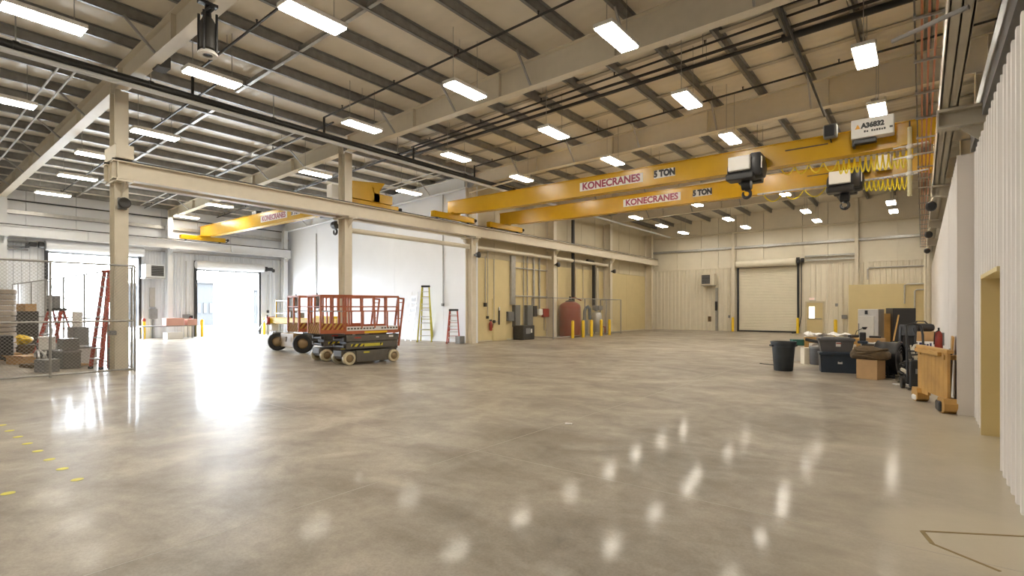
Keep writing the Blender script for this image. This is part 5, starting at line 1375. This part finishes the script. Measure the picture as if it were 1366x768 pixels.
# drum fan
t = thing('drum_fan', 'big black drum fan turned edge-on beside the cardboard box', 'fan', (-0.60, 16.1, 0), R(-12))
MB().lathe([(0.40, -0.30), (0.43, -0.28), (0.40, -0.24), (0.40, 0.12), (0.43, 0.16), (0.43, 0.19), (0.39, 0.2)], (0, 0, 0.47), 'X', 28, False).build('shroud', M_blk, t)
for r_ in (0.12, 0.2, 0.28, 0.36): MB().lathe([(r_, 0.195), (r_ + 0.012, 0.2), (r_, 0.21)], (0, 0, 0.47), 'X', 24, False).build('guard_ring', M_blk, t)
MB().lathe([(0.05, 0.0), (0.1, 0.02), (0.1, 0.2), (0.04, 0.22)], (0, 0, 0.47), 'X', 16).build('hub', M_liftdark, t)
for k in range(4):
    a = R(90 * k + 20); MB().cbox((0.08, 0.21 * math.cos(a), 0.47 + 0.21 * math.sin(a)), (0.02, 0.3, 0.14), rx=a).build('blade', M_liftdark, t)
m = MB()
for s in (-0.3, 0.3): m.bar((-0.2, s, 0.02), (0.15, s, 0.02), 0.05); m.bar((0, s, 0.02), (0, s * 1.2, 0.3), 0.04)
m.bar((0, -0.3, 0.02), (0, 0.3, 0.02), 0.04)
m.build('stand', M_blk, t)
t = thing('wheel_cart', 'dark low cart with a plank behind the drum fan', 'cart', (-0.95, 17.15, 0), VR)
MB().cbox((-0.15, 0, 0.42), (0.9, 0.5, 0.06), bev=0.01).build('deck', M_wood, t); MB().cbox((-0.15, 0, 0.25), (0.7, 0.4, 0.28), bev=0.03).build('motor', M_brown, t)
for x, y in ((-0.5, -0.2), (0.2, -0.2), (-0.5, 0.2), (0.2, 0.2)): MB().lathe([(0.05, -0.03), (0.09, -0.02), (0.09, 0.02), (0.05, 0.03)], (x, y, 0.09), 'Y', 12).build('wheel', M_rubber, t)
# work table and what lies on it
t = thing('work_table', 'pine topped work table behind the grey tote', 'table', (-1.9, 19.6, 0), R(6))
MB().cbox((-0.375, 0, 0.76), (1.55, 0.8, 0.06), bev=0.008).build('table_top', M_wood, t)
for x in (-1.08, 0.33):
    for y in (-0.34, 0.34): MB().cbox((x, y, 0.365), (0.1, 0.1, 0.73)).build('leg', M_wood, t)
MB().cbox((-0.375, -0.34, 0.66), (1.36, 0.04, 0.12)).build('apron', M_wood, t)
def onT(x, y, z=0.79):
    c, s = math.cos(R(6)), math.sin(R(6)); return (-1.9 + x * c - y * s, 19.6 + x * s + y * c, z)
t = thing('plastic_sheet', 'crumpled clear white plastic sheeting on the work table', 'sheet', onT(-0.5, 0.0), R(6))
bm = bmesh.new(); bmesh.ops.create_grid(bm, x_segments=22, y_segments=10, size=0.5)
for v in bm.verts:
    v.co.x *= 1.3; v.co.y *= 0.6; v.co.z = 0.06 + 0.07 * math.sin(9 * v.co.x + 2 * v.co.y) * math.cos(7 * v.co.y) + random.uniform(0, 0.05)
bm.verts.ensure_lookup_table(); m = MB().add([v.co for v in bm.verts] + [(v.co.x, v.co.y, 0.002) for v in bm.verts], [[v.index for v in f.verts] for f in bm.faces] + [[v.index + len(bm.verts) for v in f.verts] for f in bm.faces]); bm.free(); m.build('sheet', M_paper, t)
tag(MB().cbox(onT(0.2, -0.15, 0.84), (0.34, 0.12, 0.09), rz=R(50), bev=0.03).build('power_tool', M_blk), 'black power tool on the work table beside the plastic', 'tool')
t = thing('desk_lamp', 'small dark clamp lamp bent over the right end of the work table', 'lamp', onT(0.24, 0.22), R(20))
MB().lathe([(0.1, 0), (0.1, 0.02)], (0, 0, 0), 'Z', 14).build('base', M_blk, t); MB().tube([(0, 0, 0.02), (0.05, 0, 0.2), (0.25, 0, 0.3)], 0.012, 6).build('arm', M_blk, t); MB().lathe([(0.04, 0.0), (0.08, 0.08)], (0.27, 0, 0.25), 'Z', 12).build('shade', M_blk, t)
box_thing('cardboard_box', 'brown carton just right of the work table on a dark block', 'box', onT(0.73, -0.25, 0.43), (0.55, 0.42, 0.37), M_card, R(6))
bpy.data.objects['cardboard_box'].name
tag(MB().cbox(onT(0.73, -0.27, 0.21), (0.5, 0.4, 0.42), rz=R(6), bev=0.01).build('wooden_block', M_brown), 'dark block holding up the brown carton', 'block')
tag(MB().cbox(onT(0.75, -0.2, 0.835), (0.3, 0.14, 0.07), rz=R(10), bev=0.02).build('stapler', M_blk), 'black hand tool lying on the brown carton', 'tool')
t = thing('trash_bag', 'knotted white plastic bag under the work table', 'bag', onT(-0.75, -0.2, 0), 0)
bm = bmesh.new(); bmesh.ops.create_icosphere(bm, subdivisions=3, radius=0.3)
for v in bm.verts: v.co *= 1 + 0.12 * math.sin(8 * v.co.x) * math.cos(9 * v.co.y + 1); v.co.z = max(0, v.co.z * 1.05 + 0.28)
bm.verts.ensure_lookup_table(); m = MB().add([v.co for v in bm.verts], [[v.index for v in f.verts] for f in bm.faces], True); bm.free(); m.build('bag', M_paper, t)
MB().lathe([(0.06, 0.54), (0.03, 0.58), (0.09, 0.66)], (0, 0, 0), 'Z', 10).build('knot', M_paper, t)
tag(MB().tube([onT(-1.1, -0.5, 0.72), onT(-0.6, -0.52, 0.62), onT(-0.3, -0.5, 0.6)], 0.05, 8).build('duct_hose', M_blk), 'black hose hanging along the front of the work table', 'hose')
t = thing('plastic_drum', 'small grey plastic drum left of the navy tote', 'drum', (-2.5, 18.3, 0))
MB().lathe([(0.2, 0), (0.22, 0.03), (0.23, 0.5), (0.2, 0.53)], (0, 0, 0), 'Z', 20).build('body', M_tote, t); MB().lathe([(0.24, 0.5), (0.24, 0.55), (0.1, 0.57)], (0, 0, 0), 'Z', 20).build('lid', M_midgrey, t)
box_thing('carton', 'tan carton between the rubbish can and the grey drum', 'box', (-2.78, 18.35, 0), (0.3, 0.3, 0.5), M_liner, R(30))
box_thing('plastic_crate', 'teal green crate at the left foot of the work table', 'crate', (-3.25, 19.4, 0), (0.4, 0.3, 0.12), M_green, R(30))
box_thing('plastic_crate', 'teal green box hung at the left end of the work table', 'crate', (-3.2, 19.25, 0.5), (0.4, 0.25, 0.2), M_green, R(30))
tag(MB().cbox((-3.2, 19.25, 0.25), (0.3, 0.2, 0.5), rz=R(30)).build('stool_stand', M_sticker), 'pale stand under the teal box', 'stand')
# tall cabinets behind
t = thing('steel_fridge', 'steel upright refrigerator cabinet with a pale door panel', 'refrigerator', (-1.62, 25.6, 0), R(-16))
MB().cbox((0, 0, 0.84), (0.72, 0.6, 1.68), bev=0.012).build('body', M_steel, t)
dr = MB().cbox((-0.06, -0.31, 0.72), (0.56, 0.04, 1.36), bev=0.012).build('door', M_mirrorgrey, t)
MB().bar((-0.31, -0.35, 0.6), (-0.31, -0.35, 1.1), 0.03).build('handle', M_midgrey, dr)
MB().cbox((-0.06, -0.305, 1.55), (0.1, 0.03, 0.16), bev=0.005).build('control_panel', M_blk, t)
t = thing('black_cabinet', 'matte black tall cabinet right of the steel refrigerator', 'cabinet', (-0.68, 26.2, 0), R(22))
MB().cbox((0, 0, 0.86), (0.78, 0.7, 1.72), bev=0.01).build('body', M_blk, t); MB().cbox((0.02, -0.36, 0.86), (0.72, 0.02, 1.62), bev=0.005).build('door', M_blk, t)
tag(MB().cbox((-1.12, 25.95, 0.75), (0.28, 0.12, 1.5), rz=R(24)).build('wood_board', M_wood), 'pine board standing between the refrigerator and the black cabinet', 'board')
t = thing('office_chair', 'black office chair with its back to the black cabinet', 'chair', (-0.42, 19.5, 0), R(-20))
MB().cbox((0, 0, 0.5), (0.5, 0.48, 0.09), bev=0.03).build('seat', M_blk, t); MB().cbox((0, 0.24, 0.92), (0.46, 0.07, 0.6), rx=R(-8), bev=0.03).build('backrest', M_blk, t)
MB().tube([(0, 0, 0.1), (0, 0, 0.46)], 0.03, 8).build('column', M_blk, t)
for s in (-1, 1): MB().tube([(s * 0.27, 0.1, 0.5), (s * 0.28, 0.1, 0.7), (s * 0.28, -0.15, 0.7)], 0.022, 6).build('armrest', M_blk, t)
for k in range(5):
    a = R(72 * k); l = MB().bar((0, 0, 0.1), (0.28 * math.cos(a), 0.28 * math.sin(a), 0.07), 0.04).build('leg', M_blk, t)
    MB().lathe([(0.02, -0.02), (0.035, -0.015), (0.035, 0.015), (0.02, 0.02)], (0.28 * math.cos(a), 0.28 * math.sin(a), 0.037), 'X', 10).build('caster', M_rubber, l)
t = thing('tool_table', 'cluttered low bench carrying green tubes and white papers behind the fan', 'bench', (-0.75, 18.45, 0), R(6))
MB().cbox((-0.1, 0, 0.66), (1.1, 0.6, 0.05)).build('bench_top', M_liftdark, t)
for x in (-0.6, 0.4):
    for y in (-0.25, 0.25): MB().bar((x, y, 0), (x, y, 0.64), 0.05).build('leg', M_liftdark, t)
def onB(x, y, z):
    c, s = math.cos(R(6)), math.sin(R(6)); return (-0.75 + x * c - y * s, 18.45 + x * s + y * c, z)
tag(MB().bar(onB(-0.2, -0.22, 0.71), onB(0.45, -0.25, 0.76), 0.05).build('level_tool', M_fibrey), 'lime green level lying on the cluttered bench', 'tool')
for i in range(3):
    tag(MB().cbox(onB(-0.45 + 0.25 * i, 0.0, 0.70 + 0.012 * i), (0.26, 0.2, 0.03), rz=R(20 * i), bev=0.004).build('paper_pad', M_paper), ('left', 'middle', 'right')[i] + ' white paper pad on the cluttered bench', 'paper')
t = thing('drill_press', 'dark clamp tool standing at the left of the cluttered bench', 'tool', onB(-0.62, -0.1, 0.685))
MB().cbox((0, 0, 0.04), (0.25, 0.2, 0.08), bev=0.02).build('base', M_navy, t); MB().cbox((0, 0.02, 0.2), (0.16, 0.14, 0.26), bev=0.03).build('body', M_blk, t)
t = thing('cable_coil', 'loose beige hose coil hanging off the bench by the fan', 'hose', (-0.22, 16.3, 0.02))
pts = [(0.1 + 0.05 * math.sin(k * .9), 0.12 * math.cos(k * 0.45), 0.42 + 0.36 * math.sin(k * 0.45) + 0.01 * (k % 3)) for k in range(30)]
MB().tube(pts, 0.028, 6).build('hose', M_liner, t); MB().tube([(0.0, 0, 0.78), (0.05, -0.05, 0.3), (-0.1, -0.1, 0.03), (-0.3, -0.2, 0.03)], 0.02, 6).build('loose_end', M_liner, t)
MB().cbox((0.1, 0, 0.04), (0.3, 0.3, 0.06)).build('tray', M_liner, t)
# stacked goods by the wall
box_thing('steel_box', 'dark base box under the white printed box by the right wall', 'box', (-0.08, 22.6, 0), (0.85, 0.7, 0.33), M_liftdark, R(8))
t = box_thing('white_box', 'white box with a row of dark blue print by the right wall', 'box', (-0.08, 22.6, 0.335), (0.86, 0.7, 0.27), M_paper, R(8))
mk = MB(); M_blue = mat('letter_blue', (0.03, 0.03, 0.12), 0.5)
for k, (x, w, h) in enumerate(((-0.17, 0.07, 0.08), (-0.08, 0.05, 0.03), (0.0, 0.08, 0.12), (0.1, 0.06, 0.08), (0.18, 0.06, 0.08), (0.26, 0.05, 0.11))):
    mk.box(x - w / 2, x + w / 2, -0.354, -0.350, 0.11, 0.11 + h)
mk.build('printed_marks', M_blue, t, False, 'stuff')
box_thing('cardboard_box', 'long tan carton stacked on the white printed box', 'box', (-0.08, 22.6, 0.61), (0.88, 0.7, 0.32), M_card, R(8))
t = thing('duffel_bag', 'black bag lying on the long tan carton', 'bag', (-0.03, 22.6, 0.935), R(8))
MB().cbox((0, 0, 0.13), (0.72, 0.4, 0.26), bev=0.1).build('body', M_blk, t)
for s in (-0.1, 0.1): MB().tube([(-0.18, s, 0.24), (-0.1, s, 0.34), (0.1, s, 0.34), (0.18, s, 0.24)], 0.015, 6).build('strap', M_blk, t)
# hand truck
t = thing('hand_truck', 'black hand truck with tall handle near the wooden panel', 'hand truck', (-0.1, 13.95, 0), R(12))
for s in (-0.14, 0.14):
    MB().tube([(s, 0, 0.1), (s, 0.06, 0.8), (s, 0.12, 1.15), (s * 0.9, 0.2, 1.34)], 0.022, 8).build('frame_tube', M_blk, t)
    MB().lathe([(0.06, -0.04), (0.12, -0.03), (0.12, 0.03), (0.06, 0.04)], (s * 1.5, 0.1, 0.12), 'X', 16).build('wheel', M_rubber, t)
for z in (0.3, 0.55, 0.8): MB().bar((-0.14, z * 0.07, z), (0.14, z * 0.07, z), 0.03).build('crossbar', M_blk, t)
MB().tube([(-0.126, 0.2, 1.34), (0, 0.24, 1.38), (0.126, 0.2, 1.34)], 0.024, 8).build('handle', M_blk, t); MB().cbox((0, -0.11, 0.03), (0.36, 0.24, 0.02)).build('toe_plate', M_liftdark, t)
t = thing('battery_pack', 'black machine block strapped on the hand truck', 'machine', (-0.07, 13.8, 0.045), R(12))
MB().cbox((0, -0.04, 0.3), (0.3, 0.16, 0.58), bev=0.03).build('case', M_blk, t); MB().cbox((0.02, -0.13, 0.36), (0.16, 0.02, 0.1)).build('label', M_midgrey, t)
MB().tube([(-0.1, -0.1, 0.6), (-0.15, -0.16, 0.7), (0.1, -0.14, 0.72)], 0.02, 6).build('cord', M_blk, t)
# wooden panel on edge
t = thing('wooden_bench', 'pine bench panel standing on two rounded feet beside the right wall', 'bench', (0.16, 11.72, 0), R(16.5))
n = 8
for k in range(n):
    y0 = -0.68 + 1.36 * k / n; z0 = 0.12 + (0.1 if k in (2, 3, 4) else 0.04)
    MB().box(-0.03, 0.012, y0 + 0.003, y0 + 1.36 / n - 0.003, z0, 0.98 + 0.004 * (k % 2)).build('plank', M_wood, t)
for y in (-0.62, 0.62):
    MB().prism([(y - 0.16, 0.16), (y - 0.15, 0.05), (y - 0.06, 0.0), (y + 0.06, 0.0), (y + 0.15, 0.05), (y + 0.16, 0.16), (y + 0.12, 0.24), (y - 0.12, 0.24)], -0.10, 0.08, 'X').build('foot', M_wood, t)
MB().cbox((0.0, 0.0, 1.0), (0.1, 1.44, 0.06), bev=0.01).build('top_rail', M_wood, t)
MB().cbox((-0.06, 0.1, 0.94), (0.06, 1.1, 0.07), bev=0.01).build('front_rail', M_wood, t)
for y in (-0.55, 0.55): MB().cbox((0.07, y, 0.9), (0.24, 0.08, 0.08), bev=0.01).build('arm_block', M_wood, t)
for i, (y, z, mm_, w) in enumerate(((11.62, 1.22, M_wood, 0.5), (11.5, 1.0, M_bin, 0.6), (11.36, 0.85, M_sticker, 0.4))):
    o = tag(MB().cbox((0.385 - 0.028 * i, y, z / 2 + 0.01), (0.025, w, z), ry=R(2.5)).build('leaning_board', mm_), ('pine board', 'dark board', 'white board')[i] + ' leaning on the wall behind the wooden bench panel', 'board')
tag(MB().cbox((-0.06, 12.3, 0.06), (0.16, 0.2, 0.11), rz=R(20), bev=0.04).build('rag_heap', M_paper), 'white rag heap under the wooden bench panel', 'rag')
tag(MB().cbox((0.27, 11.2, 0.1), (0.16, 0.3, 0.18), rz=R(10), bev=0.04).build('tool_bag', M_blk), 'black bag on the floor behind the wooden bench panel', 'bag')
t = thing('fire_extinguisher', 'red fire extinguisher on the right wall above the wooden bench panel', 'extinguisher', (0.33, 17.0, 0.68))
MB().lathe([(0.06, 0), (0.085, 0.03), (0.085, 0.38), (0.03, 0.46)], (0, 0, 0), 'Z', 16).build('cylinder', M_red, t)
MB().cbox((0, -0.02, 0.5), (0.04, 0.14, 0.08)).build('valve', M_blk, t); MB().tube([(0, -0.06, 0.48), (-0.08, -0.08, 0.42), (-0.09, -0.02, 0.12)], 0.014, 6).build('hose', M_blk, t); MB().box(0.06, 0.11, -0.04, 0.04, 0.1, 0.42).build('bracket', M_midgrey, t)
tag(MB().tube([(-3.95, 17.5, 0.012), (-3.75, 17.35, 0.012), (-3.5, 17.25, 0.012), (-3.3, 17.28, 0.012)], 0.012, 6).build('loose_cable', M_blk), 'short black cable lying on the open floor left of the rubbish can', 'cable')
tag(MB().cbox((-4.1, 6.6, 0.008), (0.1, 0.06, 0.012), rz=0.4).build('paper_scrap', M_paper), 'tiny white scrap of paper on the open floor', 'paper')

t = thing('cable_heap', 'tangled heap of black cables between the drum fan and the hand truck', 'cables', (-0.22, 15.1, 0))
for k in range(6):
    rr = random.Random(k); pts = []
    for a in range(22):
        w = a * 0.55 + k; q = 0.16 + 0.06 * math.sin(a * 1.3 + k)
        pts.append((q * math.cos(w), q * 0.9 * math.sin(w), 0.04 + 0.10 * k * 0.8 + 0.05 * math.sin(a * 0.9 + k)))
    MB().tube(pts, 0.016 + 0.004 * (k % 2), 5).build('cable', M_blk if k != 3 else M_liner, t)
MB().cbox((0, 0, 0.03), (0.4, 0.36, 0.05), bev=0.01).build('tray', M_liftdark, t)
t = thing('stand_frame', 'black tube frame standing just behind the hand truck', 'frame', (-0.28, 16.9, 0), R(10))
for x in (-0.15, 0.15):
    MB().tube([(x, 0, 0), (x, 0.05, 1.0), (x * 0.8, 0.12, 1.2)], 0.02, 7).build('leg', M_blk, t); MB().tube([(x, 0.35, 0), (x, 0.1, 0.75)], 0.02, 7).build('leg', M_blk, t)
for z in (0.35, 0.7, 1.0): MB().bar((-0.15, 0.03, z), (0.15, 0.03, z), 0.03).build('crossbar', M_blk, t)
MB().cbox((0, 0.1, 0.85), (0.28, 0.1, 0.3), bev=0.03).build('pack', M_blk, t)
tag(MB().bar((-0.95, 25.3, 0.02), (-0.72, 25.6, 1.45), 0.05).build('wood_stick', M_wood), 'thin pine stick leaning in front of the black cabinet', 'stick')
tag(MB().cbox((-0.35, 14.55, 0.012), (0.3, 0.2, 0.016), rz=R(25)).build('paper_sheet', M_paper), 'white sheet on the floor by the cable heap', 'paper')

# ================================================================ yellow floor dots
dots = [(-6.63, 0.95)] + [(-6.62 - 0.565 * k, 1.45) for k in range(8)]
for i, (x, y) in enumerate(dots):
    lab = 'yellow tape dot on the floor, ' + ('set apart nearest the viewer', 'first of the slanting row', 'second of the slanting row', 'third of the slanting row', 'fourth of the slanting row', 'fifth of the slanting row', 'sixth of the slanting row', 'seventh of the slanting row', 'eighth and last of the slanting row')[i]
    tag(MB().lathe([(0.052, 0.0005), (0.052, 0.0025)], (x, y, 0), 'Z', 20).build('floor_dot', M_dot), lab, 'floor marker', 'yellow floor dots')

# ================================================================ outside: pale buildings seen through the doors
def building(label, x, y0, y1, h, n, dark, dp=14):
    t = thing('warehouse_building', label, 'building', (x, (y0 + y1) / 2, 0))
    MB().box(x - dp, x, y0, y1, -0.05, h).build('wall', M_ext, t, True)
    MB().box(x - dp - 0.2, x + 0.25, y0 - 0.2, y1 + 0.2, h, h + 0.3).build('roof', M_extdark, t, True)
    for k in range(n):
        w = (y1 - y0) / n
        f = MB().box(x, x + 0.06, y0 + w * (k + 0.2), y0 + w * (k + 0.8), dark, dark + 1.1).build('window', M_ext, t, True)
        MB().box(x + 0.05, x + 0.08, y0 + w * (k + 0.25), y0 + w * (k + 0.75), dark + 0.08, dark + 1.02).build('pane', M_extdark, f, True)
building('pale low warehouse seen at the left of the far open door', -58, 22.2, 23.9, 4.3, 3, 1.2)
building('pale grey warehouse seen at the right of the wide open door', -58, 15.9, 17.6, 3.8, 3, 1.0, 3)
building('narrow pale block seen at the right of the far open door', -58, 28.3, 28.9, 3.7, 1, 1.0, 0.6)
